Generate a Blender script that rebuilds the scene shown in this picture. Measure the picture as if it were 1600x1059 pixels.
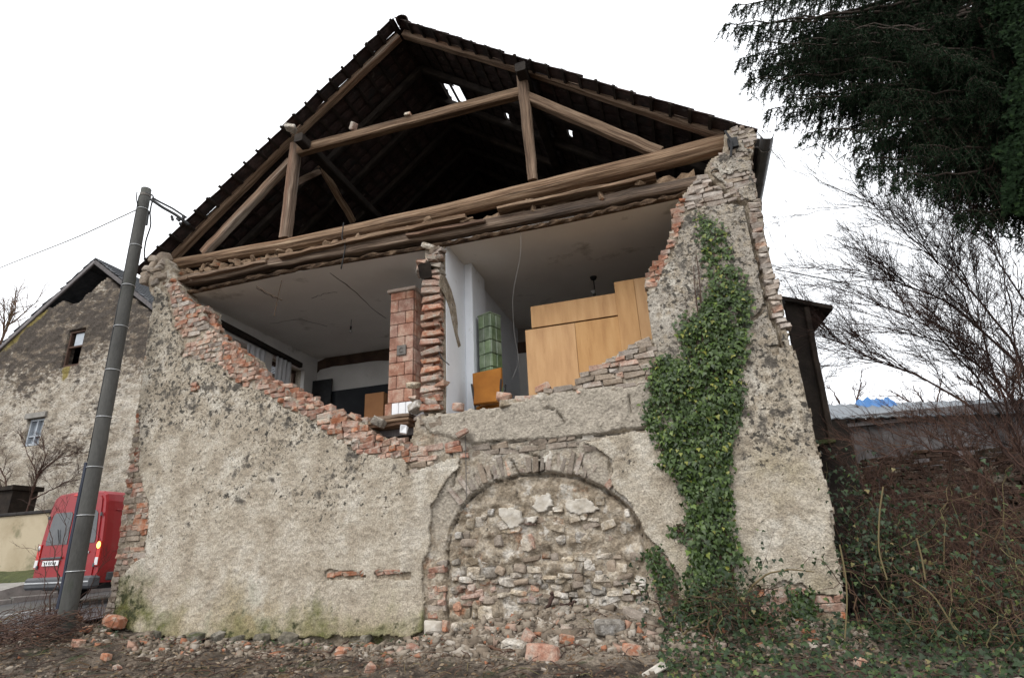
import bpy, math, random
import numpy as np
from mathutils import Vector, Matrix
random.seed(7); rng = np.random.default_rng(7)
SC = bpy.context.scene
for o in list(bpy.data.objects): bpy.data.objects.remove(o)

# ------------------------------------------------------------------ camera
F_PX = 900.0                                   # focal length for a 1600 px wide picture
CAM = np.array([4.104, -7.582, 0.835])
yaw, pit, rol = -0.277, 0.3546, -0.0484
cy_, sy_, cp_, sp_ = math.cos(yaw), math.sin(yaw), math.cos(pit), math.sin(pit)
FWD = np.array([sy_*cp_, cy_*cp_, sp_]); R0 = np.array([cy_, -sy_, 0.0]); U0 = np.cross(R0, FWD)
RGT = math.cos(rol)*R0 + math.sin(rol)*U0; UPV = -math.sin(rol)*R0 + math.cos(rol)*U0
cd = bpy.data.cameras.new('camera'); cd.sensor_width = 36; cd.lens = F_PX/1600*36
cd.clip_end = 2000; cd.clip_start = 0.05
cam = bpy.data.objects.new('camera', cd); SC.collection.objects.link(cam)
cam.matrix_world = Matrix(((RGT[0], UPV[0], -FWD[0], CAM[0]), (RGT[1], UPV[1], -FWD[1], CAM[1]),
                           (RGT[2], UPV[2], -FWD[2], CAM[2]), (0, 0, 0, 1)))
SC.camera = cam

# ------------------------------------------------------------------ sky, sun, exposure (overcast winter day)
SUN_EL, SUN_AZ = math.radians(48), math.radians(205)     # behind the camera, a little to the left
w = bpy.data.worlds.new('World'); SC.world = w; w.use_nodes = True
nt = w.node_tree; nt.nodes.clear()
wo = nt.nodes.new('ShaderNodeOutputWorld'); bg = nt.nodes.new('ShaderNodeBackground')
sky = nt.nodes.new('ShaderNodeTexSky'); sky.sky_type = 'NISHITA'; sky.sun_disc = False
sky.sun_elevation = SUN_EL; sky.sun_rotation = SUN_AZ
hs = nt.nodes.new('ShaderNodeHueSaturation'); hs.inputs['Saturation'].default_value = 0.12
mx = nt.nodes.new('ShaderNodeMix'); mx.data_type = 'RGBA'; mx.inputs[0].default_value = 0.86
mx.inputs[7].default_value = (8.6, 8.8, 9.1, 1)          # the closed cloud layer
nt.links.new(sky.outputs[0], hs.inputs['Color']); nt.links.new(hs.outputs[0], mx.inputs[6])
nt.links.new(mx.outputs[2], bg.inputs[0]); bg.inputs[1].default_value = 0.10
nt.links.new(bg.outputs[0], wo.inputs[0])
sl = bpy.data.lights.new('sun', 'SUN'); sl.energy = 0.9; sl.angle = math.radians(25); sl.color = (1, .97, .92)
so = bpy.data.objects.new('sun', sl); SC.collection.objects.link(so)
sd = Vector((math.sin(SUN_AZ)*math.cos(SUN_EL), math.cos(SUN_AZ)*math.cos(SUN_EL), math.sin(SUN_EL)))
so.rotation_euler = sd.to_track_quat('Z', 'Y').to_euler(); so.location = (0, -20, 30)
SC.view_settings.view_transform = 'Standard'; SC.view_settings.look = 'None'
SC.view_settings.exposure = 1.08; SC.view_settings.gamma = 1; SC.view_settings.use_curve_mapping = False

# ------------------------------------------------------------------ helpers
def ray(u, v): return FWD + RGT*(u-800)/F_PX - UPV*(v-529.5)/F_PX
def at(u, v, Y=0.0): d = ray(u, v); return CAM + d*(Y-CAM[1])/d[1]          # photo pixel -> point on the plane y = Y
def atz(u, v, Z): d = ray(u, v); return CAM + d*(Z-CAM[2])/d[2]
def atx(u, v, X): d = ray(u, v); return CAM + d*(X-CAM[0])/d[0]
def xz(poly, Y=0.0): return np.array([at(u, v, Y)[[0, 2]] for u, v in poly])

def _h(i, j, k):
    n = (i.astype(np.int64)*374761393 + j.astype(np.int64)*668265263 + k.astype(np.int64)*2147483647) & 0xffffffff
    n = ((n ^ (n >> 13))*1274126177) & 0xffffffff
    n = n ^ (n >> 16)
    return (n & 0xffff)/65535.0
def vnoise(x, y, z=None):
    x = np.asarray(x, float); y = np.asarray(y, float); z = np.zeros_like(x) if z is None else np.asarray(z, float)
    xi, yi, zi = np.floor(x), np.floor(y), np.floor(z); fx, fy, fz = x-xi, y-yi, z-zi
    fx, fy, fz = [t*t*(3-2*t) for t in (fx, fy, fz)]
    r = 0
    for a in (0, 1):
        for b in (0, 1):
            for c in (0, 1):
                r = r + _h(xi+a, yi+b, zi+c)*np.where(a, fx, 1-fx)*np.where(b, fy, 1-fy)*np.where(c, fz, 1-fz)
    return r*2-1
def fbm(x, y, z=None, oct=4, sc=1.0):
    r = 0; a = 1; t = 0
    for k in range(oct):
        r = r + a*vnoise(x*sc+17.3*k, y*sc-9.1*k, None if z is None else z*sc+5.7*k); t += a; a *= .55; sc *= 2.07
    return r/t
def inpoly(px, pz, poly):
    ins = np.zeros(px.shape, bool); n = len(poly); j = n-1
    for i in range(n):
        xi, zi = poly[i]; xj, zj = poly[j]
        c = ((zi > pz) != (zj > pz)) & (px < (xj-xi)*(pz-zi)/(zj-zi+1e-12)+xi)
        ins ^= c; j = i
    return ins
def dist_line(px, pz, pts):
    d = np.full(px.shape, 1e9)
    for (a, b) in zip(pts[:-1], pts[1:]):
        ab = b-a; t = np.clip(((px-a[0])*ab[0]+(pz-a[1])*ab[1])/(ab@ab+1e-12), 0, 1)
        d = np.minimum(d, np.hypot(px-a[0]-t*ab[0], pz-a[1]-t*ab[1]))
    return d

COL = SC.collection
def link(o, parent=None):
    COL.objects.link(o)
    if parent is not None:
        o.parent = parent; o.matrix_parent_inverse = Matrix.Translation(-wloc(parent))
    return o
def wloc(o):
    return Vector(o['wl'])
def tag(o, label=None, cat=None, group=None, kind=None):
    if label: o['label'] = label
    if cat: o['category'] = cat
    if group: o['group'] = group
    if kind: o['kind'] = kind
    return o
def thing(name, label, cat, loc, group=None):
    o = bpy.data.objects.new(name, None); o.empty_display_size = .2
    o.location = Vector(loc); o['wl'] = list(map(float, loc)); COL.objects.link(o)
    return tag(o, label, cat, group)
def mesh(name, V, F, mat, parent=None, smooth=False, kind=None, attrs=None):
    """V: world coordinates.  F: (n,k) array or list of faces.  One mesh object, origin at its middle."""
    V = np.asarray(V, np.float32); c = (V.min(0)+V.max(0))/2; V = V-c
    me = bpy.data.meshes.new(name)
    if isinstance(F, np.ndarray):
        n, k = F.shape
        me.vertices.add(len(V)); me.vertices.foreach_set('co', V.ravel())
        me.loops.add(n*k); me.loops.foreach_set('vertex_index', F.astype(np.int32).ravel())
        me.polygons.add(n); me.polygons.foreach_set('loop_start', np.arange(0, n*k, k, dtype=np.int32))
        me.update(calc_edges=True)
    else:
        me.from_pydata([tuple(v) for v in V], [], F); me.update()
    if smooth: me.polygons.foreach_set('use_smooth', np.ones(len(me.polygons), bool))
    for nm, arr in (attrs or {}).items():
        arr = np.asarray(arr, np.float32)
        if arr.ndim == 2: a = me.attributes.new(nm, 'FLOAT_VECTOR', 'POINT'); a.data.foreach_set('vector', arr.ravel())
        else: a = me.attributes.new(nm, 'FLOAT', 'POINT'); a.data.foreach_set('value', arr)
    me.materials.append(mat)
    o = bpy.data.objects.new(name, me)
    wl = Vector([float(x) for x in c]); o['wl'] = list(wl); o.location = wl
    link(o, parent)
    if kind: o['kind'] = kind
    return o
def inst(name, me, M, parent=None):
    """an object of its own that shares mesh data"""
    o = bpy.data.objects.new(name, me)
    o['wl'] = list(M.translation)
    if parent is not None:
        o.parent = parent; o.matrix_parent_inverse = Matrix.Translation(-wloc(parent))
    o.matrix_basis = M; COL.objects.link(o)
    return o

class MB:
    """collects shapes of one part"""
    def __init__(s): s.V = []; s.F = []; s.A = []
    def add(s, V, F, a=0.0):
        n = len(s.V); s.V.extend([tuple(map(float, v)) for v in V]); s.F.extend([[i+n for i in f] for f in F]); s.A.extend([a]*len(V)); return s
    def box(s, c, d, rot=None):
        x, y, z = [t/2 for t in d]; V = [Vector((sx*x, sy*y, sz*z)) for sx in (-1, 1) for sy in (-1, 1) for sz in (-1, 1)]
        if rot is not None: V = [rot @ v for v in V]
        V = [v+Vector(c) for v in V]
        return s.add(V, [(0, 1, 3, 2), (4, 6, 7, 5), (0, 4, 5, 1), (2, 3, 7, 6), (0, 2, 6, 4), (1, 5, 7, 3)])
    def cbox(s, c, d, ch=.01, rot=None):
        V, F = chamfer_box(d, ch)
        V = [Vector(v) for v in V]
        if rot is not None: V = [rot @ v for v in V]
        return s.add([v+Vector(c) for v in V], F)
    def tube(s, pts, rad, n=6, a=0.0, caps=True):
        V, F = tube_geo(pts, rad, n, caps); return s.add(V, F, a)
    def quad(s, *p): return s.add(p, [tuple(range(len(p)))])
    def prism(s, poly, dvec):
        n = len(poly); d = Vector(dvec); P = [Vector(p) for p in poly]
        return s.add(P+[p+d for p in P], [tuple(range(n))[::-1], tuple(range(n, 2*n))]+[(i, (i+1) % n, (i+1) % n+n, i+n) for i in range(n)])
    def build(s, name, mat, parent=None, smooth=False, kind=None):
        return mesh(name, np.array(s.V), s.F, mat, parent, smooth, kind, {'rnd': s.A} if any(s.A) else None)
def chamfer_box(d, ch):
    x, y, z = [t/2 for t in d]; V = []; idx = {}
    for sx in (-1, 1):
        for sy in (-1, 1):
            for sz in (-1, 1):
                for ax in range(3):
                    p = [sx*(x-ch), sy*(y-ch), sz*(z-ch)]; p[ax] = [sx*x, sy*y, sz*z][ax]
                    idx[(sx, sy, sz, ax)] = len(V); V.append(p)
    F = []
    for ax in range(3):
        o = [k for k in range(3) if k != ax]
        for s in (-1, 1):
            f = []
            for (a, b) in ((-1, -1), (1, -1), (1, 1), (-1, 1)):
                k = [0, 0, 0]; k[ax] = s; k[o[0]] = a; k[o[1]] = b; f.append(idx[(*k, ax)])
            if (s > 0) == (ax == 1): f = f[::-1]
            F.append(f)
    for ax in range(3):
        o = [k for k in range(3) if k != ax]
        for a in (-1, 1):
            for b in (-1, 1):
                k1 = [0, 0, 0]; k2 = [0, 0, 0]; k1[ax] = -1; k2[ax] = 1
                for k in (k1, k2): k[o[0]] = a; k[o[1]] = b
                f = [idx[(*k1, o[0])], idx[(*k2, o[0])], idx[(*k2, o[1])], idx[(*k1, o[1])]]
                F.append(f)
    for sx in (-1, 1):
        for sy in (-1, 1):
            for sz in (-1, 1): F.append([idx[(sx, sy, sz, 0)], idx[(sx, sy, sz, 1)], idx[(sx, sy, sz, 2)]])
    # orient outward
    G = []
    for f in F:
        p = [np.array(V[i]) for i in f]; c = sum(p)/len(p); nrm = np.cross(p[1]-p[0], p[2]-p[0])
        G.append(list(f) if nrm @ c > 0 else list(f)[::-1])
    return V, G
def frames(pts):
    P = np.array(pts, float); T = np.gradient(P, axis=0); T /= np.linalg.norm(T, axis=1)[:, None]+1e-12
    a = np.array([0, 0, 1.0]) if abs(T[0][2]) < .9 else np.array([1.0, 0, 0])
    N = np.cross(T, a); N /= np.linalg.norm(N, axis=1)[:, None]+1e-9
    return P, T, N, np.cross(T, N)
def tube_geo(pts, rad, n=6, caps=True):
    P, T, N, B = frames(pts); m = len(P)
    rad = np.full(m, rad) if np.isscalar(rad) else np.array(rad)
    ang = np.arange(n)*2*np.pi/n
    V = (P[:, None, :] + rad[:, None, None]*(np.cos(ang)[None, :, None]*N[:, None, :]+np.sin(ang)[None, :, None]*B[:, None, :])).reshape(-1, 3)
    F = [(i*n+j, i*n+(j+1) % n, (i+1)*n+(j+1) % n, (i+1)*n+j) for i in range(m-1) for j in range(n)]
    if caps: F += [tuple(range(n))[::-1], tuple(range((m-1)*n, m*n))]
    return V, F
class Tubes:
    """many thin twigs as one numpy mesh"""
    def __init__(s, n=4): s.n = n; s.V = []; s.F = []; s.A = []; s.c = 0
    def add(s, pts, rad, a=0.5):
        P, T, N, B = frames(pts); m = len(P); n = s.n
        rad = np.full(m, rad) if np.isscalar(rad) else np.array(rad)
        ang = np.arange(n)*2*np.pi/n
        V = (P[:, None, :] + rad[:, None, None]*(np.cos(ang)[None, :, None]*N[:, None, :]+np.sin(ang)[None, :, None]*B[:, None, :])).reshape(-1, 3)
        i, j = np.meshgrid(np.arange(m-1), np.arange(n), indexing='ij'); j2 = (j+1) % n
        F = np.stack([i*n+j, i*n+j2, (i+1)*n+j2, (i+1)*n+j], -1).reshape(-1, 4)
        s.V.append(V); s.F.append(F+s.c); s.A.append(np.full(len(V), a)); s.c += len(V)
    def build(s, name, mat, parent=None, kind=None):
        return mesh(name, np.concatenate(s.V), np.concatenate(s.F), mat, parent, True, kind, {'rnd': np.concatenate(s.A)})
def rot3(rx=0, ry=0, rz=0):
    return Matrix.Rotation(rz, 3, 'Z') @ Matrix.Rotation(ry, 3, 'Y') @ Matrix.Rotation(rx, 3, 'X')
def TRS(loc, r3, sc=(1, 1, 1)):
    return Matrix.Translation(Vector(loc)) @ r3.to_4x4() @ Matrix.Diagonal((*sc, 1))
def curve(p0, p1, sag=0.0, n=10, wob=0.0, up=(0, 0, -1)):
    t = np.linspace(0, 1, n); P = np.outer(1-t, p0)+np.outer(t, p1)+np.outer(4*t*(1-t)*sag, up)
    if wob:
        P[1:-1] += rng.normal(0, wob, (n-2, 3))
    return P

# ------------------------------------------------------------------ materials
INDOOR = ('ceiling plaster', 'white wall paint', 'dull room paint', 'shaded brown paint', 'white glazed tile', 'green glazed tile', 'terracotta stove tile', 'white net curtain', 'plate white')
def pmat(name, ramp, scale=3.0, detail=8, rough=.9, bump=.3, bscale=30.0, dist=.02, rnd=0.0, layers=(), attr=None, fine=None, spec=.25, metal=0, coord='pos', stretch=None, bdetail=6):
    """noise-driven colour.  ramp: [(pos, rgb)...]; layers: (rgb, scale, lo, hi[, attribute[, detail]]) stains laid over it"""
    m = bpy.data.materials.new(name); m.use_nodes = True; nt = m.node_tree; N = nt.nodes; L = nt.links
    k_ = 1.0 if name in INDOOR else .82  # outdoor colours dimmed, so rooms look better lit through colour alone
    ramp = [(p, tuple(t*k_ for t in c)) for p, c in ramp]; layers = [(tuple(t*k_ for t in l[0]),)+tuple(l[1:]) for l in layers]
    if attr: attr = (attr[0], [(p, tuple(t*k_ for t in c)) for p, c in attr[1]], attr[2])
    b = N['Principled BSDF']; b.inputs['Roughness'].default_value = rough; b.inputs['Specular IOR Level'].default_value = spec
    b.inputs['Metallic'].default_value = metal
    if coord == 'pos': co = N.new('ShaderNodeNewGeometry').outputs['Position']
    elif coord == 'grain': a_ = N.new('ShaderNodeAttribute'); a_.attribute_name = 'grain'; co = a_.outputs['Vector']
    else: co = N.new('ShaderNodeTexCoord').outputs['Object']
    if stretch:
        mp = N.new('ShaderNodeMapping'); mp.inputs['Scale'].default_value = stretch; L.new(co, mp.inputs[0]); co = mp.outputs[0]
    def noise(sc, det, dim=co):
        n = N.new('ShaderNodeTexNoise'); n.inputs['Scale'].default_value = sc; n.inputs['Detail'].default_value = det
        n.inputs['Roughness'].default_value = .62; L.new(dim, n.inputs['Vector']); return n
    n = noise(scale, detail); r = N.new('ShaderNodeValToRGB'); el = r.color_ramp.elements
    while len(el) < len(ramp): el.new(.5)
    for e, (p, c) in zip(el, ramp): e.position = p; e.color = (*c, 1)
    L.new(n.outputs[0], r.inputs[0]); c = r.outputs[0]
    def mix(a, bcol, fac, mode='MIX'):
        x = N.new('ShaderNodeMix'); x.data_type = 'RGBA'; x.blend_type = mode
        if isinstance(fac, float): x.inputs[0].default_value = fac
        else: L.new(fac, x.inputs[0])
        L.new(a, x.inputs[6])
        if isinstance(bcol, tuple): x.inputs[7].default_value = (*bcol, 1)
        else: L.new(bcol, x.inputs[7])
        return x.outputs[2]
    def math_(op, a, b_):
        x = N.new('ShaderNodeMath'); x.operation = op
        for i, t in enumerate((a, b_)):
            if isinstance(t, (int, float)): x.inputs[i].default_value = t
            else: L.new(t, x.inputs[i])
        return x.outputs[0]
    for ly in layers:
        rgb, sc, lo, hi = ly[:4]; at_ = ly[4] if len(ly) > 4 else None; det = ly[5] if len(ly) > 5 else 8
        dim = co
        if len(ly) > 6: mp2 = N.new('ShaderNodeMapping'); mp2.inputs['Scale'].default_value = ly[6]; L.new(co, mp2.inputs[0]); dim = mp2.outputs[0]
        nn = noise(sc, det, dim).outputs[0]
        if at_:
            a = N.new('ShaderNodeAttribute'); a.attribute_name = at_
            nn = math_('ADD', nn, math_('SUBTRACT', a.outputs['Fac'], 0.5))
        mr = N.new('ShaderNodeMapRange'); mr.inputs[1].default_value = lo; mr.inputs[2].default_value = hi; mr.clamp = True
        L.new(nn, mr.inputs[0]); c = mix(c, rgb, mr.outputs[0])
    if attr:                                                   # per-piece variation stored on the mesh
        a = N.new('ShaderNodeAttribute'); a.attribute_name = attr[0]
        rr = N.new('ShaderNodeValToRGB'); el = rr.color_ramp.elements
        while len(el) < len(attr[1]): el.new(.5)
        for e, (p, cc) in zip(el, attr[1]): e.position = p; e.color = (*cc, 1)
        L.new(a.outputs['Fac'], rr.inputs[0]); c = mix(c, rr.outputs[0], attr[2])
    if rnd:
        oi = N.new('ShaderNodeObjectInfo'); hsv = N.new('ShaderNodeHueSaturation')
        L.new(math_('ADD', math_('MULTIPLY', oi.outputs['Random'], rnd*1.3), 1-rnd*.65), hsv.inputs['Value'])
        r2 = math_('FRACT', math_('MULTIPLY', oi.outputs['Random'], 7.31), 0)
        L.new(math_('ADD', math_('MULTIPLY', r2, rnd*.9), 1-rnd*.7), hsv.inputs['Saturation'])
        L.new(c, hsv.inputs['Color']); c = hsv.outputs[0]
    if fine:                                                    # grain: (scale, strength)
        fn = noise(fine[0], 3); mr = N.new('ShaderNodeMapRange'); mr.inputs[1].default_value = .3; mr.inputs[2].default_value = .7
        mr.inputs[3].default_value = 1-fine[1]; mr.inputs[4].default_value = 1+fine[1]*.6
        L.new(fn.outputs[0], mr.inputs[0]); cc = N.new('ShaderNodeCombineColor')
        for i in range(3): L.new(mr.outputs[0], cc.inputs[i])
        c = mix(c, cc.outputs[0], 1.0, 'MULTIPLY')
    L.new(c, b.inputs['Base Color'])
    if bump:
        bn = noise(bscale, bdetail); bp = N.new('ShaderNodeBump'); bp.inputs['Strength'].default_value = bump; bp.inputs['Distance'].default_value = dist
        L.new(bn.outputs[0], bp.inputs['Height']); L.new(bp.outputs[0], b.inputs['Normal'])
    return m
M = {}
M['plaster'] = pmat('roughcast plaster', [(.34, (.36, .30, .225)), (.46, (.475, .41, .32)), (.55, (.555, .49, .395)), (.66, (.625, .565, .475))], 2.3, 14, bump=1.0, bscale=60, dist=.016, fine=(46, .45), bdetail=3,
    layers=[((.36, .295, .175), 1.1, .52, .80, 'ochre'), ((.42, .375, .315), .9, .47, .6, 'grey'), ((.74, .69, .60), 1.3, .55, .70), ((.41, .345, .26), 7, .52, .66, 'lich', 10), ((.13, .105, .075), 24, .60, .65, 'lich', 4), ((.12, .105, .088), 4.2, .575, .67, 'lich', 13), ((.085, .076, .064), 11, .585, .64, 'lich', 10), ((.15, .15, .05), 2.6, .52, .8, 'moss', 10), ((.045, .05, .02), 7, .68, .8, 'moss', 10)])
M['masonry'] = pmat('old mortar', [(.3, (.17, .135, .095)), (.44, (.34, .275, .20)), (.56, (.48, .41, .32)), (.7, (.62, .565, .49))], 6.5, 10, bump=.9, bscale=28, dist=.04, fine=(30, .4),
    layers=[((.34, .19, .11), 3.5, .58, .7), ((.60, .55, .48), 5, .62, .70, 'lime'), ((.46, .405, .33), 1.6, .46, .62, 'grey'), ((.10, .08, .06), 7, .62, .70), ((.08, .09, .03), 3, .5, .75, 'moss')])
M['lime'] = pmat('lime patch', [(.34, (.42, .37, .30)), (.5, (.54, .49, .42)), (.62, (.64, .60, .53))], 7, bump=.5, bscale=30)
M['brick'] = pmat('fired brick', [(.32, (.25, .09, .05)), (.46, (.38, .155, .085)), (.57, (.45, .25, .165)), (.7, (.50, .385, .30))], 7, 10, bump=.7, bscale=45, rnd=.32, fine=(60, .25), layers=[((.46, .385, .31), 9, .49, .66), ((.10, .07, .05), 9, .62, .74)])
M['brick_pink'] = pmat('weathered brick', [(.34, (.36, .19, .13)), (.47, (.47, .30, .22)), (.6, (.52, .42, .335))], 7, 10, bump=.7, bscale=40, rnd=.28, fine=(50, .3), layers=[((.45, .40, .33), 7, .52, .66), ((.10, .08, .065), 8, .62, .75)])
M['brick_brown'] = pmat('dark old brick', [(.34, (.05, .032, .023)), (.5, (.11, .062, .042)), (.65, (.17, .11, .08))], 6, 10, bump=.6, bscale=40, rnd=.3, fine=(40, .3), layers=[((.05, .055, .03), 2, .55, .7)])
M['stone_moss'] = pmat('mossy foot stone', [(.34, (.085, .075, .055)), (.5, (.17, .15, .115)), (.66, (.28, .25, .20))], 7, 10, bump=.8, bscale=30, rnd=.3, fine=(40, .35), layers=[((.06, .07, .022), 4, .52, .68)])
M['brick_white'] = pmat('limewashed brick', [(.34, (.25, .17, .125)), (.47, (.38, .31, .255)), (.62, (.49, .425, .36))], 7, 8, bump=.6, bscale=40, rnd=.3, fine=(50, .3), layers=[((.10, .09, .08), 6, .6, .75), ((.38, .15, .08), 6, .68, .78)])
M['brick_grey'] = pmat('grey brick', [(.3, (.22, .17, .125)), (.5, (.33, .265, .205)), (.7, (.43, .36, .29))], 7, 8, bump=.6, bscale=40, rnd=.35, fine=(50, .3), layers=[((.36, .15, .09), 6, .65, .75)])
M['stone'] = pmat('field stone', [(.34, (.26, .205, .145)), (.5, (.44, .37, .28)), (.64, (.60, .54, .46))], 6, 10, bump=.8, bscale=26, dist=.03, rnd=.6, fine=(40, .4), layers=[((.40, .21, .13), 1.6, .57, .63), ((.64, .59, .52), 7, .56, .66), ((.10, .085, .065), 8, .60, .68)])
M['rubble'] = pmat('rubble', [(.3, (.2, .16, .12)), (.7, (.42, .36, .29))], 8, bump=.5, bscale=40, attr=('rnd', [(0, (.06, .045, .034)), (.3, (.19, .145, .105)), (.6, (.30, .25, .195)), (.82, (.48, .43, .37)), (.9, (.36, .14, .07)), (1, (.36, .13, .06))], .8))
M['earth'] = pmat('dark soil', [(.34, (.032, .024, .018)), (.5, (.10, .077, .058)), (.64, (.21, .165, .125))], 4, 12, bump=1, bscale=25, dist=.05, fine=(30, .5), layers=[((.27, .22, .17), 4.5, .55, .68, 'lime'), ((.03, .05, .012), 2.5, .56, .7)])
M['asphalt'] = pmat('wet asphalt', [(.3, (.055, .057, .06)), (.7, (.10, .102, .108))], 3, 8, rough=.42, bump=.25, bscale=80, spec=.5)
M['paint'] = pmat('road paint', [(.3, (.5, .5, .5)), (.7, (.7, .7, .7))], 8, bump=0, rough=.6)
M['kerb'] = pmat('kerb stone', [(.3, (.22, .21, .19)), (.7, (.36, .34, .31))], 6, bump=.4)
M['bank'] = pmat('mossy bank', [(.3, (.03, .04, .015)), (.6, (.10, .11, .04)), (.8, (.17, .15, .08))], 2.5, 10, bump=1, bscale=20, dist=.05)
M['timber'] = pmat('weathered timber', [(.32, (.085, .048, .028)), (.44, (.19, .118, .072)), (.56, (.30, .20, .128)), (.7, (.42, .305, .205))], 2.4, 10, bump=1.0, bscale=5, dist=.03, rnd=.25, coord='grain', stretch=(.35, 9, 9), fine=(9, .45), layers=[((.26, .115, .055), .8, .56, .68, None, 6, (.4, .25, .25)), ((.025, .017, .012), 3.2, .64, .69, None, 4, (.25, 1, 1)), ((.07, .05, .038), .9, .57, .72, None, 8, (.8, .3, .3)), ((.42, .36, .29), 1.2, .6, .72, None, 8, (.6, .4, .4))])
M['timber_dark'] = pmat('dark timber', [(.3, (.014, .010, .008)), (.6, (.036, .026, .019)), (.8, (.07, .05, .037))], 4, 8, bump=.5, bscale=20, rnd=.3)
M['lath'] = pmat('reed and lath', [(.3, (.035, .022, .014)), (.55, (.12, .075, .045)), (.8, (.26, .18, .11))], 8, 8, bump=.8, bscale=30, fine=(50, .4))
M['clay'] = pmat('clay fill', [(.3, (.10, .06, .038)), (.5, (.24, .16, .10)), (.75, (.36, .26, .17))], 7, 9, bump=.9, bscale=30, fine=(40, .35), layers=[((.34, .14, .07), 5, .62, .7)])
M['tile'] = pmat('mossy roof tile', [(.3, (.022, .015, .014)), (.5, (.046, .027, .024)), (.75, (.095, .062, .054))], 5, 9, bump=.6, bscale=30, rnd=.4, layers=[((.13, .12, .105), 7, .61, .72), ((.028, .026, .025), 3, .5, .66)])
M['ceiling'] = pmat('ceiling plaster', [(.3, (.70, .66, .61)), (.7, (.78, .745, .69))], 1.2, 6, bump=.12, bscale=20, layers=[((.36, .32, .27), 1.3, .6, .75)])
M['wall_white'] = pmat('white wall paint', [(.3, (.70, .72, .75)), (.7, (.78, .80, .83))], 2, 6, bump=.15, bscale=30, layers=[((.52, .50, .47), 3.5, .64, .76)])
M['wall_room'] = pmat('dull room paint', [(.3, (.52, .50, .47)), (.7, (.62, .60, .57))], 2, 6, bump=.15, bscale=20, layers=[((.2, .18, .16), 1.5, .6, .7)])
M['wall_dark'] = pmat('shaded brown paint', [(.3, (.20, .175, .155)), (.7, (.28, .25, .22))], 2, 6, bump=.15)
M['soot'] = pmat('bare dark patch', [(.3, (.05, .03, .022)), (.7, (.11, .07, .05))], 4, 8, bump=.5)
M['door'] = pmat('unlit opening', [(.3, (.018, .02, .024)), (.7, (.035, .038, .045))], 2, bump=.05, rough=.5)  # near-black colour standing in for the darkness inside unlit openings
M['chip'] = pmat('orange board', [(.3, (.30, .135, .055)), (.7, (.38, .18, .075))], 4, bump=.1, rough=.7)
M['wardrobe'] = pmat('veneered plywood', [(.3, (.43, .225, .088)), (.5, (.53, .295, .12)), (.7, (.60, .355, .155))], 1.6, 8, bump=.1, bscale=20, rough=.6, stretch=(5, 5, .7), rnd=.1, layers=[((.40, .20, .075), 3, .62, .78)])
M['wardrobe_edge'] = pmat('wardrobe edge', [(.3, (.22, .10, .035)), (.7, (.30, .14, .05))], 4, bump=.05, rough=.6)
M['orange'] = pmat('rust orange upholstery', [(.3, (.22, .078, .010)), (.6, (.30, .115, .016)), (.8, (.35, .15, .03))], 3, 8, bump=.25, bscale=120, rough=.85, layers=[((.55, .4, .25), 22, .74, .8)])
M['black'] = pmat('black metal', [(.3, (.012, .012, .013)), (.7, (.03, .03, .032))], 8, bump=.1, rough=.5)
M['terracotta'] = pmat('terracotta stove tile', [(.34, (.25, .115, .075)), (.47, (.34, .17, .115)), (.62, (.43, .29, .215))], 6, 10, bump=.4, bscale=30, rnd=.25, fine=(40, .2), layers=[((.55, .46, .38), 9, .64, .74)])
M['grout'] = pmat('stove grout', [(.3, (.36, .27, .21)), (.7, (.5, .41, .34))], 6, bump=.3)
M['white_tile'] = pmat('white glazed tile', [(.3, (.68, .68, .69)), (.7, (.78, .78, .79))], 4, bump=.05, rough=.25, spec=.5)
M['green_tile'] = pmat('green glazed tile', [(.3, (.075, .115, .055)), (.5, (.14, .19, .10)), (.75, (.22, .27, .17))], 5, 8, bump=.1, rough=.16, spec=.6, rnd=.45)
M['iron'] = pmat('cast iron', [(.3, (.10, .09, .08)), (.7, (.2, .18, .16))], 8, bump=.3, rough=.6)
M['concrete'] = pmat('pole concrete', [(.3, (.06, .058, .053)), (.5, (.095, .093, .086)), (.75, (.14, .136, .125))], 2.2, 9, bump=.3, bscale=50, stretch=(1, 1, .35), fine=(40, .15), layers=[((.06, .07, .05), 1.8, .58, .72)])
M['band'] = pmat('steel band', [(.3, (.55, .56, .57)), (.7, (.72, .73, .74))], 8, bump=0, rough=.35, metal=.6)
M['conduit'] = pmat('navy plastic cover', [(.3, (.012, .016, .03)), (.7, (.022, .028, .05))], 5, bump=.1, rough=.45)
M['cable'] = pmat('black cable', [(.3, (.012, .012, .012)), (.7, (.03, .03, .03))], 8, bump=0, rough=.6)
M['cable_grey'] = pmat('grey wire', [(.3, (.18, .17, .16)), (.7, (.3, .29, .28))], 8, bump=0, rough=.6)
M['red'] = pmat('red van paint', [(.3, (.27, .010, .013)), (.7, (.35, .013, .018))], 1, 4, bump=0, rough=.3, spec=.5, layers=[((.30, .06, .05), 2.5, .58, .8)])
M['glass'] = pmat('dusty van glass', [(.3, (.05, .055, .06)), (.7, (.10, .105, .11))], 2, 4, bump=0, rough=.18, spec=.6)
M['grey_plastic'] = pmat('grey bumper plastic', [(.3, (.075, .078, .083)), (.7, (.11, .113, .12))], 3, bump=.1, rough=.6)
M['rubber'] = pmat('tyre rubber', [(.3, (.012, .012, .012)), (.7, (.025, .025, .025))], 8, bump=.2)
M['plate'] = pmat('plate white', [(.3, (.7, .7, .7)), (.7, (.8, .8, .8))], 4, bump=0, rough=.4)
M['lens'] = pmat('white lamp lens', [(.3, (.7, .68, .68)), (.7, (.8, .78, .78))], 4, bump=0, rough=.25, spec=.5)
M['lens_red'] = pmat('red lamp lens', [(.3, (.55, .02, .015)), (.7, (.65, .03, .02))], 4, bump=0, rough=.2, spec=.5)
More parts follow.
